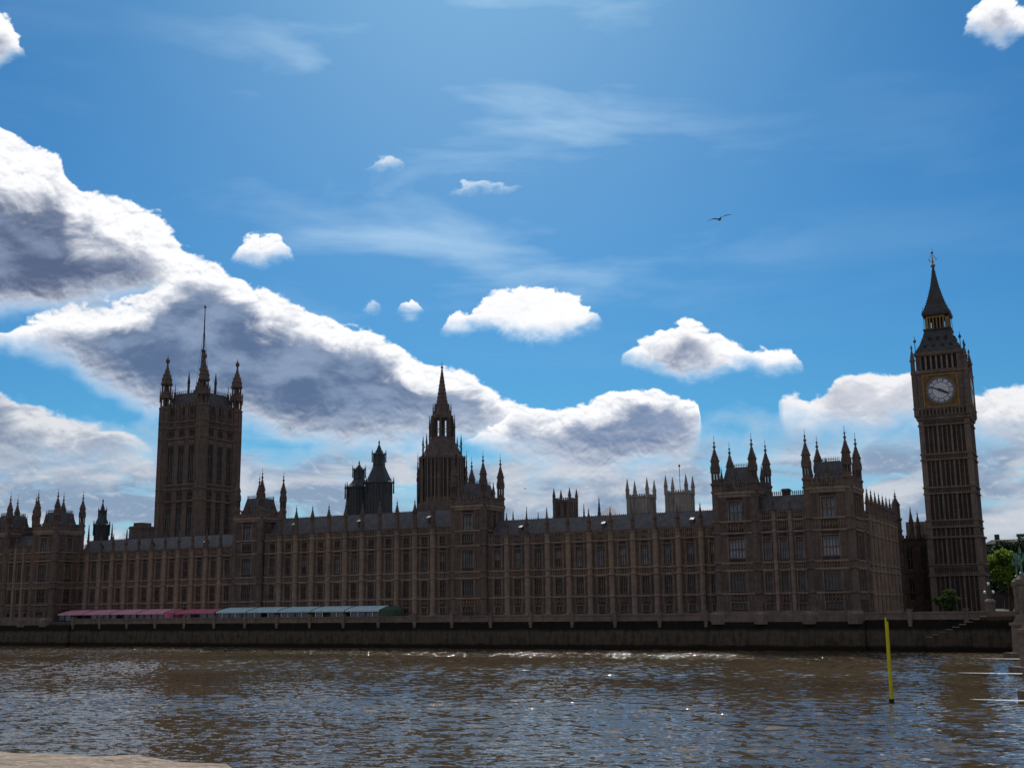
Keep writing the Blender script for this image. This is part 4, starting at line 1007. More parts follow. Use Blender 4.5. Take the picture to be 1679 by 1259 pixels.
for k in range(4):
    a = math.pi/2*k; c, s = math.cos(a), math.sin(a); dd = 6.83; p = (bx+dd*s, by-dd*c, 63.4)
    f = place('dial_frame', FM, bt, p, a)
    d = place('clock_dial', DM, bt, (bx+(dd+.04)*s, by-(dd+.04)*c, 63.4), a)
    for nm, me, deg in (('minute_hand', MH, 294), ('hour_hand', HH, 117)):
        h = place(nm, me, d, W[d.name]); h.rotation_euler = (0, R(deg), 0)
# belfry, roofs, lantern, spire
m = MB(); hw = 5.7
m.sq(bx, by, [(68.6, 5.9), (69.3, 5.9), (69.4, 5.0), (72.9, 5.0), (73.0, 5.9), (73.4, 6.1), (73.9, 6.1), (74.0, 5.7)], 0)
for k in range(4):
    a = math.pi/2*k; c, s = math.cos(a), math.sin(a); m.frame(bx-hw*c+hw*s, by-hw*s-hw*c, a); L = 2*hw
    m.box(0, 1.1, 0, 1.1, 69.3, 73.0, 0)
    for i in range(8): u = 1.1+(L-2.2)*i/7; m.box(u-0.22, u+0.22, 0.1, 0.6, 69.3, 73.0, 2)
    for i in range(7):
        u = 1.1+(L-2.2)*(i+.5)/7; m.box(u-0.5, u+0.5, 0.62, 0.69, 69.5, 72.8, 1)
m.fr = None
m.build('belfry', [M_['clock_stone'], M_['dark'], M_['stone_l']], bt)
m = MB(); m.sq(bx, by, [(73.9, 5.9), (74.3, 5.7), (76.2, 4.6), (78.6, 3.7), (80.2, 3.25), (80.3, 3.5), (80.7, 3.5), (80.8, 3.2)], 0)
for k in range(4):
    a = math.pi/2*k; c, s = math.cos(a), math.sin(a); hw = 5.2; m.frame(bx-hw*c+hw*s, by-hw*s-hw*c, a)
    for u, z, d in ((2.0, 75.0, .3), (4.0, 75.0, .3), (6.4, 75.0, .3), (8.4, 75.0, .3), (3.2, 77.2, 1.15), (5.2, 77.2, 1.15), (7.2, 77.2, 1.15)):
        m.box(u-.28, u+.28, d-0.2, d+1.2, z, z+.9, 1); m.gable(u-.36, u+.36, d-.3, d+1.3, z+.9, z+1.5, 0)
m.fr = None
m.build('lower_roof', [M_['tower_roof'], M_['dark']], bt)
m = MB(); m.box(bx-1.2, bx+1.2, by-1.2, by+1.2, 80.7, 84.2, 1)
for k in range(4):
    a = math.pi/2*k; c, s = math.cos(a), math.sin(a); hw = 2.95; m.frame(bx-hw*c+hw*s, by-hw*s-hw*c, a); L = 2*hw
    m.box(0, .8, 0, .8, 80.7, 84.3, 0)
    for i in range(1, 6): u = .4+(L-.8)*i/6; m.box(u-.17, u+.17, 0.05, .4, 80.7, 84.3, 0)
    m.box(.8, L-.0, 0.0, .35, 83.7, 84.3, 0)
m.fr = None
m.build('lantern', [M_['gold_stone'] if 'gold_stone' in M_ else M_['clock_stone'], M_['dark']], bt)
m = MB(); m.sq(bx, by, [(84.2, 3.3), (84.5, 3.55), (85.2, 3.55), (85.5, 3.2), (87.5, 2.42), (90, 1.68), (93, 0.96), (96, 0.48), (98.3, 0.24)], 0)
for k in range(4):
    a = math.pi/2*k; c, s = math.cos(a), math.sin(a)
    for z, r in [(85.5+i*0.75, 0) for i in range(16)]:
        w = np.interp(z, [85.5, 87.5, 90, 93, 96, 98.3], [3.2, 2.42, 1.68, .96, .48, .24]); x, y = w*(c-s), w*(s+c)
        m.prof(bx+x, by+y, [(z-.05, .05), (z+.12, .17), (z+.3, .04)], 4)
m.build('spire', [M_['tower_roof']], bt)
m = MB(); m.prof(bx, by, [(98.2, .2), (98.4, .62), (98.9, .62), (99.1, .2), (101.2, .12), (101.9, .1), (102.1, .34), (102.6, .34), (102.8, .1), (103.6, .04)], 8)
for k in range(4):
    a = math.pi/2*k; m.bar((bx, by, 99.4), (bx+.95*math.cos(a), by+.95*math.sin(a), 100.4), .08, 5); m.bar((bx+.95*math.cos(a), by+.95*math.sin(a), 100.4), (bx+.3*math.cos(a), by+.3*math.sin(a), 101.6), .07, 5); m.prof(bx+.95*math.cos(a), by+.95*math.sin(a), [(100.2, .05), (100.4, .2), (100.6, .05)], 5)
m.build('finial', [M_['gold']], bt)
mm = MB(); mm.prof(0, 0, [(0, .62), (4.2, .55), (4.3, .75), (4.8, .75)] + crocket(4.9, 7.6, .55, .1, 4) + [(7.7, .28), (8.0, .28), (8.8, .03)], 8)
PC = mm.mesh('corner_pinnacle', [M_['clock_stone']], (0, 0, 0))
mm = MB(); mm.bar((0,0,0), (0,0,3.1), .1, 6); mm.prof(0, 0, [(3.0, .1), (3.2, .38), (3.7, .38), (4.0, .1), (4.9, .03)], 6)
PL = mm.mesh('roof_finial', [M_['iron']], (0, 0, 0))
for sx in (-1, 1):
    for sy in (-1, 1):
        place('corner_pinnacle', PC, bt, (bx+sx*6.45, by+sy*6.45, 67.4)); place('roof_finial', PL, bt, (bx+sx*5.6, by+sy*5.6, 73.8))
        q = place('roof_finial', PL, bt, (bx+sx*3.2, by+sy*3.2, 80.6)); q.scale = (.7, .7, 1.3)

# ------------------------------------------------------------------ towers and roofs behind the palace
def pinnacled_tower(name, x, y, hw, zt, ztip, label, matk, clockish=False, group=None, cat='tower'):
    o = root(name, (x, y, GZ), label, cat, group)
    m = MB(); m.sq(x, y, [(GZ, hw), (zt-hw*1.9, hw), (zt-hw*1.88, hw*1.05), (zt-hw*1.8, hw*1.05), (zt-hw*1.78, hw*.97), (zt-1.2, hw*.97), (zt-1.1, hw*1.06), (zt-.3, hw*1.06)], 0)
    for k in range(4):
        a = math.pi/2*k; c, s = math.cos(a), math.sin(a); h = hw*.97; m.frame(x-h*c+h*s, y-h*s-h*c, a); L = 2*h
        for i in range(9): u = L*(i+.5)/9; m.box(u-L*.03, u+L*.03, -.1, .3, zt-.3, zt+.7, 0)
        for u in (0.08*L, .92*L): m.box(u-.06*L, u+.06*L, -.5, 0, GZ, zt-.2, 0)
        for u in (.34*L, .66*L): m.box(u-.012*L, u+.012*L, -.25, 0, GZ, zt-1, 0)
    m.fr = None
    b = m.build('tower_body', [M_[matk]], o)
    wm = MB(); 
    if clockish:
        n = 20; r = hw*.42
        pts = [wm.p(r*math.cos(2*math.pi*i/n), -.03, r*math.sin(2*math.pi*i/n)) for i in range(n)]; wm.face(pts, 0)
        r *= 1.15; a_ = [wm.p(r*math.cos(2*math.pi*i/n), -.2, r*math.sin(2*math.pi*i/n)) for i in range(n)]; b_ = [wm.p(r*.85*math.cos(2*math.pi*i/n), -.2, r*.85*math.sin(2*math.pi*i/n)) for i in range(n)]
        for i in range(n): wm.face([a_[i], a_[(i+1)%n], b_[(i+1)%n], b_[i]], 1)
        zz = zt-hw*2.3
    else:
        for u in (-hw*.35, hw*.35):
            wm.box(u-hw*.14, u+hw*.14, -.05, 0.0, -hw*.9, hw*.45, 0); wm.prof(u, -.02, [(hw*.45, hw*.19), (hw*.62, hw*.03)], 4, sy=.1)
            wm.box(u-.06, u+.06, -.12, -.051, -hw*.9, hw*.45, 1)
        zz = zt-hw*.95
    me = wm.mesh('window', [M_['dark'], M_[matk]], (0, 0, 0))
    for k in range(4):
        a = math.pi/2*k; h = hw*.97; place('window', me, b, (x+h*math.sin(a), y-h*math.cos(a), zz), a)
    mm = MB(); H = ztip-zt; r = hw*.17
    mm.prof(0, 0, [(-1.5, r), (H*.3, r*.95), (H*.31, r*1.25), (H*.35, r*1.25)] + crocket(H*.36, H*.95, r*.95, r*.12, 5, 1.1) + [(H, .04)], 8)
    pm = mm.mesh('pinnacle', [M_[matk]], (0, 0, 0))
    for sx in (-1, 1):
        for sy in (-1, 1): place('pinnacle', pm, o, (x+sx*hw*.93, y+sy*hw*.93, zt))
    return o
aw = pinnacled_tower('abbey_tower', -211.0, 567.0, 5.9, 65.4, 74.6, 'left of two pale twin towers rising beyond the palace roof', 'abbey', True, 'pale twin towers beyond the roof')
ae = pinnacled_tower('abbey_tower', -189.8, 567.0, 5.9, 66.3, 75.2, 'right of two pale twin towers, carrying a thin flagpole', 'abbey', True, 'pale twin towers beyond the roof')
m = MB(); m.bar((-189.4, 567, 65), (-189.4, 567, 80.6), .17, 6); m.prof(-189.4, 567, [(79.3, .1), (79.6, .5), (80.4, .5), (80.8, .1)], 6); m.build('flagpole', [M_['iron']], ae)
pinnacled_tower('church_tower', -199.5, 444.0, 3.9, 53.7, 58.7, 'small dark church tower with four corner pinnacles left of the pale twin towers', 'stone')
def solid(name, mats, fn, label, cat, group=None):
    m = MB(); fn(m); return tag(m.build(name, mats), label, cat, group)
def spirelet(name, x, y, z0, z1, r, label, matk='iron', group='thin spirelets behind the roof ridge'):
    m = MB(); m.prof(x, y, [(z0, r), (z0+(z1-z0)*.35, r*.9), (z0+(z1-z0)*.36, r*1.25), (z0+(z1-z0)*.42, r*1.2)] + crocket(z0+(z1-z0)*.43, z1-.6, r*.9, .1, 5, 1.15) + [(z1, .03)], 8)
    return tag(m.build(name, [M_[matk]]), label, 'spire', group)
spirelet('spirelet', -182.4, 440, 36, 53.9, .95, 'tallest dark spirelet, standing in front of the pale glass pyramid roof')
spirelet('spirelet', -189.3, 440, 38, 51.4, .6, 'thin spirelet just left of the pale pyramid roof')
spirelet('spirelet', -206.5, 440, 38, 51.0, .75, 'dark spirelet immediately left of the small pinnacled church tower')
spirelet('spirelet', -210.5, 440, 38, 48.9, .45, 'slim spirelet between two shorter ones right of the turreted tower')
spirelet('spirelet', -216.0, 440, 38, 51.6, .45, 'needle-thin spirelet left of the slim one, right of the central towers')
spirelet('spirelet', -222.5, 440, 38, 50.2, .7, 'stubby spirelet nearest the right side of the central turreted tower')
spirelet('spirelet', -312.4, 290, 30, 39.9, .45, 'short dark spirelet at the left foot of the small spired tower')
spirelet('spirelet', -301.4, 290, 30, 39.6, .5, 'short dark spirelet at the right foot of the small spired tower')
def fn(m):
    m.box(-188.5, -172.0, 440.5, 452, 30, 44.6, 0); m.box(-189.0, -171.5, 440.2, 452.4, 44.6, 45.3, 1)
    m.prof(-180.0, 447, [(45.3, 8.2), (50.7, .3)], 4, math.pi/4, 2)
solid('pyramid_roof_building', [M_['far'], M_['abbey'], plain('pale_glazed_roof', (.6, .62, .66), .35)], fn, 'building with a pale pyramid roof showing above the palace ridge', 'building')
def fn(m):
    m.box(-295.0, -286.9, 290, 297, 20, 34.2, 0); m.box(-293.8, -288.1, 290.3, 296.5, 34.2, 38.2, 0); m.box(-294.1, -287.8, 290.1, 296.8, 37.4, 37.8, 0); m.box(-292.6, -289.3, 291, 296, 38.2, 39.4, 0)
    m.box(-296.5, -295, 290.5, 296, 20, 33.2, 0); m.prof(-295.4, 291, [(33, .25), (36.5, .2), (37.6, .03)], 6)
solid('chimney_block', [M_['stone']], fn, 'stepped stone chimney block between the small spired tower and the massive square tower', 'chimney')
def fn(m):
    m.box(-330, -150, 300, 306, 20, 30.5, 0); m.gable(-330, -150, 298, 312, 30.5, 34.0, 1); m.box(-150, -60, 300, 306, 20, 29.0, 0); m.gable(-150, -60, 298, 312, 29.0, 33.0, 1)
tag_o = MB(); fn(tag_o); tag_o.build('rear_range', [M_['stone'], M_['slate']], palace)
def fn(m):
    m.box(-34, -8, 425, 445, GZ, 28.5, 0); m.gable(-34, -8, 424, 446, 28.5, 30.0, 3, 2, 2, 8); m.box(-31, -29.5, 430, 432, 30, 32.0, 0); m.box(-24, -16, 430, 436, 31, 31.9, 1); m.box(-20.6, -20.3, 432, 432.3, 31.9, 32.9, 1)
    for i in range(12):
        for z in (12, 17, 22): m.box(-33+i*2, -32+i*2, 424.8, 424.99, z, z+2.4, 2)
solid('far_building', [M_['far'], M_['slate'], M_['dark'], M_['far']], fn, 'dark long building with a flat roofline behind the trees right of the clock tower', 'building')

# ------------------------------------------------------------------ trees
def crown_mesh(name, blobs, n, size, matk, seed):
    rng = np.random.default_rng(seed); V = []; Fc = []
    wts = np.array([b[3]*b[4]*b[5] for b in blobs]); wts = wts/wts.sum()
    for bi, (x, y, z, rx, ry, rz) in enumerate(blobs):
        k = int(n*wts[bi]); d = rng.normal(size=(k, 3)); d /= np.linalg.norm(d, axis=1)[:, None]
        rad = rng.random(k)**0.35*(0.85+0.3*np.sin(d[:, 0]*7+bi)*np.sin(d[:, 2]*6+bi))
        c = d*rad[:, None]*np.array([rx, ry, rz])+np.array([x, y, z])
        u = rng.normal(size=(k, 3)); u /= np.linalg.norm(u, axis=1)[:, None]
        w = np.cross(u, rng.normal(size=(k, 3))); w /= np.linalg.norm(w, axis=1)[:, None]
        s = size*(0.6+0.8*rng.random(k))[:, None]
        q = np.stack([c-u*s, c-w*s*0.6, c+u*s, c+w*s*0.6], 1).reshape(-1, 3)
        b = sum(len(v) for v in V); V.append(q); Fc.append((np.arange(k*4)+b).reshape(-1, 4))
    V = np.concatenate(V); Fc = np.concatenate(Fc)
    me = bpy.data.meshes.new(name); me.from_pydata(V.tolist(), [], Fc.tolist()); me.materials.append(M_[matk]); return me
def tree(name, x, y, z0, h, w, label, matk, seed, n=5000, size=.4, group=None, low=0.25):
    o = root(name, (x, y, z0), label, 'tree' if name != 'bush' else 'bush', group); r = random.Random(seed)
    m = MB(); th = h*low
    m.bar((x, y, z0), (x+.2, y, z0+th+h*.15), .035*h, 8, .02*h)
    for i in range(6):
        a = r.random()*6.28; m.bar((x+.1, y, z0+th), (x+math.cos(a)*w*.6, y+math.sin(a)*w*.6, z0+h*(.55+.25*r.random())), .014*h, 5, .005*h)
    m.build('trunk', [M_['bark']], o)
    bl = []
    for i in range(13):
        a = r.random()*6.28; q = math.sqrt(r.random())*.68; zz = z0+h*(low+.12+.62*r.random()); tp = 1-abs((zz-z0)/h-.55)*.7
        bl.append((x+math.cos(a)*w*q*tp, y+math.sin(a)*w*q*tp, zz, w*(.26+.16*r.random()), w*(.26+.16*r.random()), h*(.10+.06*r.random())))
    bl.append((x, y, z0+h*.86, w*.4, w*.4, h*.13))
    me = crown_mesh('crown', bl, n, size, matk, seed); place('crown', me, o, (0, 0, 0))
    return o
tree('plane_tree', -21.6, 333, GZ, 14.8, 8.6, 'bright sunlit green tree beside the foot of the clock tower', 'leaf', 3, 9000, .32, low=.3)
tree('plane_tree', -18.0, 345, GZ, 6.2, 3.4, 'small bright green tree low beside the bridge columns', 'leaf', 5, 3000, .28, low=.1)
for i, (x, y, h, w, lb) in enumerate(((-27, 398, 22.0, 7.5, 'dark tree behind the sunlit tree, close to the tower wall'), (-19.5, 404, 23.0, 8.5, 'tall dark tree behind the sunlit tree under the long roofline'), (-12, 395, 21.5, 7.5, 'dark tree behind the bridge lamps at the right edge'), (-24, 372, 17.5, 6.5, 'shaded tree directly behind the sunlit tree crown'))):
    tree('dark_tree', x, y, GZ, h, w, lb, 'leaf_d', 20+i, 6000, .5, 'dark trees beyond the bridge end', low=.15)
tree('bush', -32.0, 291, GZ, 5.9, 3.9, 'rounded dark green bush on the terrace at the foot of the clock tower', 'leaf_m', 9, 5000, .24, low=.05)

# ------------------------------------------------------------------ ground, river, walls
def struct(name, m, mats): o = m.build(name, mats); o['kind'] = 'structure'; return o
m = MB(); m.box(-3000, 3000, 252.6, 3000, -1.0, GZ, 0); struct('ground', m, [M_['ground']])
m = MB(); m.box(-420, 60, 252.61, 261.9, GZ-0.2, GZ+.004, 0); struct('terrace', m, [M_['paving']])
m = MB(); m.box(-3000, 3000, -600, 4.4, -1, 8.9, 0); struct('embankment', m, [M_['paving']])

rw = root('river_wall', (-190, 252, 0), 'tall dark stained river wall with a stone parapet along the far bank', 'wall')
m = MB(); q = [(252.0, 6.5), (251.8, 5.9), (251.5, 3.0), (251.1, -2.0)]
N = 64
cols = []
for i in range(2):
    x = (-900, 500)[i]; cols.append([m.p(x, y, z) for y, z in q] + [m.p(x, 252.6, -2), m.p(x, 252.6, 6.5)])
k = len(cols[0])
for j in range(k): m.face([cols[0][j], cols[1][j], cols[1][(j+1)%k], cols[0][(j+1)%k]])
m.build('wall_face', [M_['wall']], rw)
m = MB()
for a, b in ((-900, -310), (-276.6, -78.3), (-45.0, 500)):
    m.box(a, b, 251.75, 252.35, 6.5, 7.55); m.box(a, b, 251.6, 252.5, 7.55, 7.85); m.box(a, b, 251.55, 252.3, 6.3, 6.6)
m.build('parapet', [M_['coping']], rw)
mm = MB(); mm.box(-.45, .45, -.55, .3, 5.6, 8.2); mm.box(-.55, .55, -.65, .4, 8.2, 8.45); mm.box(-.35, .35, -.5, .2, 4.9, 5.6)
PI_ = mm.mesh('pier', [M_['coping']], (0, 0, 0))
x = -330.0
while x < -10:
    if not (-311 < x < -276 or -79 < x < -44): place('pier', PI_, rw, (x, 252.0, 0))
    x += 10.9
# dark buttress under the leftmost pavilion and projecting wall below both pavilions
m = MB()
for a, b in ((-310.2, -276.4), (-78.5, -44.8)):
    p = [m.p(x_, y_, z_) for x_, y_, z_ in ((a, 250.2, -2), (b, 250.2, -2), (b, 252.2, -2), (a, 252.2, -2), (a, 251.2, 6.0), (b, 251.2, 6.0), (b, 252.2, 6.0), (a, 252.2, 6.0))]
    for qd in ((0,3,2,1), (4,5,6,7), (0,1,5,4), (1,2,6,5), (2,3,7,6), (3,0,4,7)): m.face([p[i_] for i_ in qd])
m.build('wall_base', [M_['wall']], rw)
# stairs climbing the wall beside the bridge
st = MB()
for i in range(9):
    x0 = -32.6+i*1.32; z = 2.9+i*.5; st.box(x0, x0+1.32, 249.4, 251.7, -1.5, z-.16, 1); st.box(x0-.05, x0+1.32, 249.3, 251.6, z-.159, z, 0)
st.box(-32.6+9*1.32, -14, 249.4, 251.7, -1.5, 6.9, 1)
st.box(-32.6+9*1.32+.1, -14, 249.38, 249.8, 6.9, 7.9, 0)
tag(st.build('river_stairs', [M_['bridge'], M_['wall']]), 'stone stairs climbing the river wall towards the bridge', 'stairs')

# ------------------------------------------------------------------ water
def water():
    rng = np.random.default_rng(4)
    xs = np.arange(-372, 62, 0.36)
    ys = np.concatenate([np.arange(46, 140, 0.24), np.arange(140, 252.2, 0.4)])
    Xg, Yg = np.meshgrid(xs, ys); Z = np.zeros_like(Xg)
    for i in range(70):
        lam = 0.95*(6.0/0.95)**(rng.random()**1.4); k = 2*np.pi/lam
        th = rng.normal(math.pi/2+0.35, 0.48); a = 0.0034*lam
        ph = rng.random()*6.283; s_ = np.sin(0.5*(k*(Xg*np.cos(th)+Yg*np.sin(th))+ph)); Z += a*(1.0-2.0*np.abs(s_)**1.25)   # peaked crests
    P = np.zeros_like(Xg)
    for i in range(14):
        lam = rng.uniform(18, 80); th = rng.random()*6.283; P += np.sin(2*np.pi/lam*(Xg*0.45*np.cos(th)+Yg*np.sin(th))+rng.random()*6.283)
    P = 1.0+0.30*P/2.6; Z *= np.clip(P, 0.35, 1.8)*WAVE_H
    nx, ny = len(xs), len(ys)
    V = np.stack([Xg, Yg, Z], -1).reshape(-1, 3).astype(np.float32)
    i = np.arange(ny-1)[:, None]*nx+np.arange(nx-1)[None, :]
    Fq = np.stack([i, i+1, i+1+nx, i+nx], -1).reshape(-1)
    me = bpy.data.meshes.new('river'); nf = len(Fq)//4
    me.vertices.add(len(V)); me.vertices.foreach_set('co', V.reshape(-1))
    me.loops.add(len(Fq)); me.loops.foreach_set('vertex_index', Fq.astype(np.int32))
    me.polygons.add(nf); me.polygons.foreach_set('loop_start', np.arange(0, nf*4, 4, dtype=np.int32)); me.polygons.foreach_set('loop_total', np.full(nf, 4, dtype=np.int32))
    me.polygons.foreach_set('use_smooth', np.ones(nf, dtype=bool)); me.update(calc_edges=True)
    # flat water round the rippled sheet joins the same mesh
    me.materials.append(M_['water']); o = bpy.data.objects.new('river', me); C.objects.link(o); o['kind'] = 'structure'
WAVE_H = 0.86
water()
m = MB(); 
for a, b, c, d in ((-3000, -372, 4.4, 252.2), (62, 3000, 4.4, 252.2), (-372, 62, 4.4, 46)): 
    i = [m.p(a, c, 0), m.p(b, c, 0), m.p(b, d, 0), m.p(a, d, 0)]; m.face(i)
struct('river', m, [M_['water']])

# ------------------------------------------------------------------ awnings on the terrace
def awning(x0, x1, zt, zf, label, canvas, endmat, posts, endcap, name='terrace_awning', y0=254.6, y1=260.6, group='awnings along the river terrace', step=2.6):
    o = root(name, ((x0+x1)/2, y0, GZ), label, 'awning', group)
    m = MB(); n = 8; prof_ = []
    for i in range(n+1):
        t = i/n; prof_.append((y0+(y1-y0)*t, zf+(zt-zf)*(.55*math.sin(math.pi/2*t)+.45*t)))
    def shell(off, x0, x1):
        return [[m.p(x, y, z-off) for y, z in prof_] for x in (x0, x1)]
    seg = max(1, round((x1-x0)/10.9)); w = (x1-x0)/seg
    for s in range(seg):
        a, b = x0+w*s+.12, x0+w*(s+1)-.12
        A = shell(0, a, b); B = shell(.06, a, b)
        for i in range(n): m.face([A[0][i], A[1][i], A[1][i+1], A[0][i+1]]); m.face([B[0][i+1], B[1][i+1], B[1][i], B[0][i]])
        m.box(a, b, y0-.04, y0, zf-.35, zf, 0)
        for q in range(1, 4): u = a+(b-a)*q/4; m.bar((u, y0-.03, zf), (u, y0+(y1-y0)*.29, zf+(zt-zf)*.71), .035, 4, m=0)
    m.build('canopy', [M_[canvas]], o)
    for s in range(seg+1):
        f = MB(); u = x0+w*s
        for i in range(n): f.bar((u, prof_[i][0], prof_[i][1]+.03), (u, prof_[i+1][0], prof_[i+1][1]+.03), .10, 4)
        f.box(u-.1, u+.1, y0-.02, y0+.2, GZ, zf+.05, 0)
        f.build('frame', [M_['iron']], o)
    if endcap:
        e = MB(); n2 = 6
        for xx, sg in ((x1, 1),):
            R_ = []
            for j in range(n2+1):
                t = math.pi/2*j/n2; sc_ = math.cos(t)
                R_.append([e.p(xx+3.4*math.sin(t), y1-(y1-y)*sc_ if False else y1-(y1-y)*max(sc_, .02), GZ+(z-GZ)*1.0 if j == 0 else zf+(z-zf)*max(sc_, .02)) for y, z in prof_])
            for j in range(n2):
                for i in range(n): e.face([R_[j][i], R_[j+1][i], R_[j+1][i+1], R_[j][i+1]])
            for j in range(n2):
                t0, t1 = math.pi/2*j/n2, math.pi/2*(j+1)/n2
                a_, b_ = (xx+3.4*math.sin(t0), y1-(y1-y0)*math.cos(t0)), (xx+3.4*math.sin(t1), y1-(y1-y0)*math.cos(t1))
                e.face([e.p(*a_, GZ), e.p(*b_, GZ), e.p(*b_, zf), e.p(*a_, zf)])
        e.build('rounded_end', [M_[endmat]], o)
    k = int((x1-x0)/step)
    for i in range(k+1):
        u = x0+(x1-x0)*i/k; pm = MB(); pm.box(u-.07, u+.07, y0+.25, y0+.39, GZ, zf-.1)
        if posts[0] == 'white' or (posts[0] == 'mix'): pm.build('post', [M_['white'] if (i*7) % posts[1] < posts[2] else M_['iron']], o)
        else: pm.build('post', [M_['iron']], o)
    for i in range(k):
        g_ = MB()
        a, b = x0+(x1-x0)*i/k+.1, x0+(x1-x0)*(i+1)/k-.1
        if random.Random(i*5+int(x0)).random() < .75: g_.box(a, b, y0+.5, y0+.54, GZ+.3, zf-.15)
        if g_.v: g_.build('glazed_screen', [M_['glass_m']], o)
    return o
awning(-285.5, -242.4, 10.4, 9.25, 'long pink striped canopy at the left end of the terrace', 'pink', 'pink_d', ('iron', 1, 0), True)
awning(-238.6, -223.6, 10.25, 9.25, 'shorter deep pink canopy between the long pink one and the pale blue one', 'pink_d', 'pink_d', ('iron', 1, 0), False)
awning(-223.2, -168.2, 10.55, 9.4, 'long pale blue canopy on white posts ending in a dark green rounded end', 'blue', 'teal', ('mix', 5, 3), True, step=2.2)

# ------------------------------------------------------------------ bridge
def piv(y): return -8.9 - .085*(y-135.0)         # line of the cutwater tips
br = root('bridge', (4, 135, 0), 'granite-piered road bridge entering at the right edge with green lamps above its piers', 'bridge')
for i, (y, _) in enumerate(((90, 0), (134.6, 0), (180.5, 0), (225.7, 0), (256.8, 0))):
    x = piv(y); m = MB()
    # stepped base slab, battered pier, column, cap
    def hexa(x0, x1, hw, z0, z1, tip, tz=1.0):
        a = [m.p(x0, y, z0), m.p(x0+tip, y-hw, z0), m.p(x1, y-hw, z0), m.p(x1, y+hw, z0), m.p(x0+tip, y+hw, z0)]
        x0b = x0+(1-tz)*tip; hb = hw*tz
        b = [m.p(x0b, y, z1), m.p(x0b+tip*tz, y-hb, z1), m.p(x1, y-hb, z1), m.p(x1, y+hb, z1), m.p(x0b+tip*tz, y+hb, z1)]
        for k in range(5): m.face([a[k], a[(k+1)%5], b[(k+1)%5], b[k]])
        m.face(a[::-1]); m.face(b)
    hexa(x, x+24, 2.6, -3, .9, 3.0); hexa(x+1.6, x+23, 2.0, .9, 5.6, 2.2, .93); hexa(x+1.4, x+23, 2.1, 5.6, 6.1, 2.4); hexa(x+2.1, x+23, 1.7, 6.1, 7.4, 1.9, .7)
    m.build('pier', [M_['bridge']], br)
for i, y in enumerate((90, 134.6, 180.5, 225.7, 256.8)):
    x = piv(y)+4.3
    c = MB(); c.prof(x, y, [(6.8, 1.25), (7.6, 1.05), (12.6, 1.0), (12.8, 1.25), (13.7, 1.25), (13.9, 1.0), (14.3, .7)], 8); c.build('column', [M_['bridge']], br)
    l = MB(); l.prof(x, y, [(14.2, .5), (14.8, .42), (15.0, .2), (17.0, .12), (17.2, .3), (17.4, .12), (19.0, .08)], 8)
    for dx, dz in ((0, 1.2), (-.5, 0), (.5, 0)):
        if dx: l.bar((x, y, 16.6), (x+dx, y, 16.9), .06, 5)
        l.prof(x+dx, y, [(16.9+dz, .1), (17.0+dz, .28), (17.6+dz, .26), (17.75+dz, .28), (18.1+dz, .1), (18.5+dz, .03)], 6)
    lo = l.build('lamp', [M_['teal_iron']], br)
dk = MB(); A = 90
for y0, y1 in ((-6, 90), (90, 134.6), (134.6, 180.5), (180.5, 225.7), (225.7, 256.8)):
    xa = piv(y0)+5.2; xb = piv(y1)+5.2
    n = 14; lo_ = []; up = []
    for i in range(n+1):
        t = i/n; y = y0+(y1-y0)*t; x = xa+(xb-xa)*t; z = 5.2+4.3*math.sqrt(max(0, 1-(2*t-1)**2)); lo_.append((x, y, z)); up.append((x, y, 10.6))
    L0 = [dk.p(*q) for q in lo_]; U0 = [dk.p(*q) for q in up]; L1 = [dk.p(q[0]+20, q[1], q[2]) for q in lo_]; U1 = [dk.p(q[0]+20, q[1], q[2]) for q in up]
    for i in range(n):
        dk.face([L0[i], L0[i+1], U0[i+1], U0[i]]); dk.face([L1[i+1], L1[i], U1[i], U1[i+1]]); dk.face([L0[i+1], L0[i], L1[i], L1[i+1]]); dk.face([U0[i], U0[i+1], U1[i+1], U1[i]])
dk.build('deck', [M_['green_iron']], br)
pp = MB()
y = 10.0
while y < 256:
    x = piv(y)+5.15; pp.box(x, x+.25, y, y+.5, 10.6, 11.5); y += .95
pp.frame(0, 0, 0)
for y in range(0, 256, 8): x = piv(y+4)+5.1; pp.box(x-.1, x+.45, y, y+8, 11.5, 11.75)
pp.build('balustrade', [M_['teal_iron']], br)
fo = MB()
for x, y, L, w in ((-17.6, 253.4, 8.5, 3.2), (-15.6, 219.0, 7.5, 2.2), (-13.8, 176.9, 8.5, 2.2), (-9.5, 131.2, 6.8, 1.7)):
    n = 14; a = []; b = []
    for i in range(n+1):
        t = i/n; ww = w*(1-t)**.6*.5+.05; xx = x+3.0-(L)*t; a.append(fo.p(xx, y-ww, .16)); b.append(fo.p(xx, y+ww, .16))
    for i in range(n): fo.face([a[i], a[i+1], b[i+1], b[i]])
tag(fo.build('foam', [M_['foam']]), kind='stuff')

# yellow marker post in the water
yp = MB(); yp.bar((-20.55, 127.6, -2), (-20.5, 127.65, 8.2), .20, 12, .18, 0); yp.box(-20.66, -20.5, 127.6, 127.7, 8.15, 8.6, 0); yp.bar((-20.56, 127.61, -.5), (-20.575, 127.625, .3), .27, 12, .27, 1)
tag(yp.build('marker_post', [M_['yellow'], M_['dark']]), 'leaning yellow pole standing in the river near the bridge', 'pole')

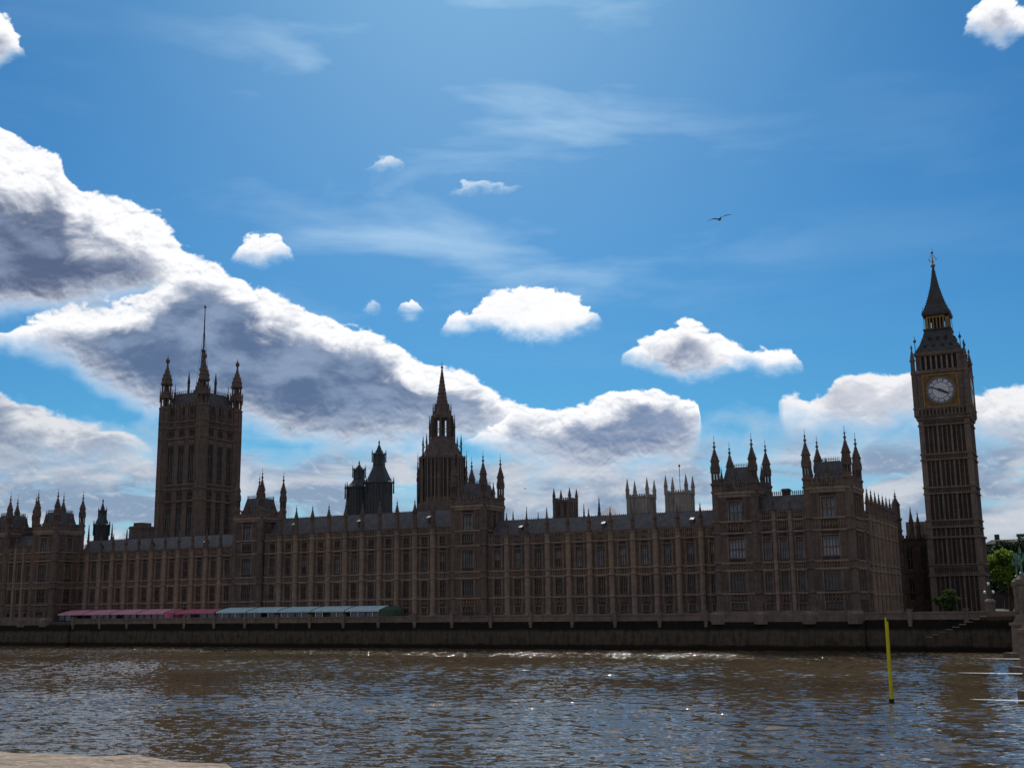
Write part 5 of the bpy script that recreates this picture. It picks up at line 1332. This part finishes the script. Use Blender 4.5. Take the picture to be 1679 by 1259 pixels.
# quay lamp on its stone pedestal, globes coloured pale as sun glints
lp = root('street_lamp', (-20.2, 253.2, GZ), 'old lamp, its globes coloured pale as sun glints, on a stone pedestal where the river wall meets the bridge', 'lamp')
m = MB(); m.prof(-20.2, 253.0, [(GZ, 1.0), (9.4, 1.0), (9.5, 1.2), (9.9, 1.1), (10.3, .6)], 8); m.build('pedestal', [M_['bridge']], lp)
m = MB(); m.prof(-20.2, 253.0, [(10.2, .3), (10.8, .14), (12.6, .09), (12.9, .2), (13.0, .05)], 8); m.bar((-21.0, 253, 11.3), (-19.4, 253, 11.3), .06, 6); m.build('post', [M_['iron']], lp)
for dx, z in ((-.8, 11.35), (.8, 11.35), (0, 13.0)):
    m = MB(); m.prof(-20.2+dx, 253.0, [(z, .12), (z+.12, .2), (z+.35, .27), (z+.5, .24), (z+.6, .08)], 10); m.build('globe', [M_['lampglass']], lp, smooth=True)

# foreground parapet of our own bank
fp_ = MB(); 
xs_ = np.linspace(-60, -4.45, 160); rr = random.Random(3)
top = []; 
def pz(x): return 9.58+.012*math.sin(x*3.1)+.01*math.sin(x*7.7)
rows = []
for x in xs_:
    e = min(1, max(0, (-4.45-x)/.35)); yo = 5.66-.28*(1-math.sqrt(1-(1-e)**2)) + .02*math.sin(x*2.3)+.012*math.sin(x*9)
    z = pz(x)
    rows.append([fp_.p(x, y, zz) for y, zz in ((4.3, 8.3), (4.5, z-.03), (4.6, z), (yo-.07, z), (yo-.015, z-.03), (yo, z-.1), (yo, 8.3), (yo-.06, 8.25), (yo-.06, -1))])
for a, b in zip(rows, rows[1:]):
    for j in range(len(a)-1): fp_.face([a[j], b[j], b[j+1], a[j+1]])
fp_.face(rows[-1]); fp_.face(rows[0][::-1])
M_['near'] = stone('near_parapet_granite', (0.19, 0.15, 0.115, 1), (0.34, 0.275, 0.215, 1), 22.0, soot=0.5, bump=1.0, courses=0)
tag(fp_.build('parapet_wall', [M_['near']]), 'sunlit pale stone parapet top at the bottom left corner', 'wall')

# ------------------------------------------------------------------ birds
def bird(x, y, z, span, heading, bank, label, name='gull'):
    m = MB(); s = span/2; S = 13
    for sd_ in (-1, 1):
        prev = None
        for i in range(S):
            t = i/(S-1); xx = sd_*(.04*span+(s-.04*span)*t); zz = s*(.15*math.sin(min(1, t/.5)*math.pi/2)-.20*max(0, t-.4)**1.3); ch = span*.17*(1-t**2.2)+.01*span; yy = -s*.22*max(0, t-.45)+.04*s*math.sin(t*3)
            cur = [m.p(xx, yy+ch*.5, zz), m.p(xx, yy+ch*.15, zz+.016*span*(1-t)), m.p(xx, yy-ch*.5, zz), m.p(xx, yy, zz-.006*span*(1-t))]
            if prev:
                for j in range(4): m.face([prev[j], cur[j], cur[(j+1)%4], prev[(j+1)%4]])
            prev = cur
    rings = []
    for yy, r, zc in ((.25, .004, .0), (.235, .012, .0), (.20, .028, .004), (.16, .030, .0), (.10, .045, -.006), (.0, .055, -.012), (-.10, .042, -.008), (-.18, .02, .0), (-.20, .03, .0), (-.27, .04, .0)):
        fl = .35 if yy < -.17 else 1
        rings.append([m.p(r*span*math.cos(2*math.pi*k/8), yy*span, span*(zc+r*fl*math.sin(2*math.pi*k/8))) for k in range(8)])
    for a, b in zip(rings, rings[1:]):
        for k in range(8): m.face([a[k], a[(k+1)%8], b[(k+1)%8], b[k]])
    m.face(rings[0]); m.face(rings[-1][::-1])
    o = place(name, m.mesh(name, [M_['gull']], (0, 0, 0)), None, (x, y, z)); o.rotation_euler = (R(6), bank, heading)
    return tag(o, label, 'bird')
t = 62/math.hypot(-498, 1749); g1 = bird(-498*t, 1749*t, CAMZ+615*t, 1.5, R(16)+R(8), R(-14), 'dark gull gliding high in the blue sky left of the clock tower')
t = 250/math.hypot(-825, 1677); bird(-825.2*t, 1676.8*t, CAMZ+185.3*t, 1.3, R(26)+R(60), R(5), 'tiny dark bird low in the sky above the right-hand roof')
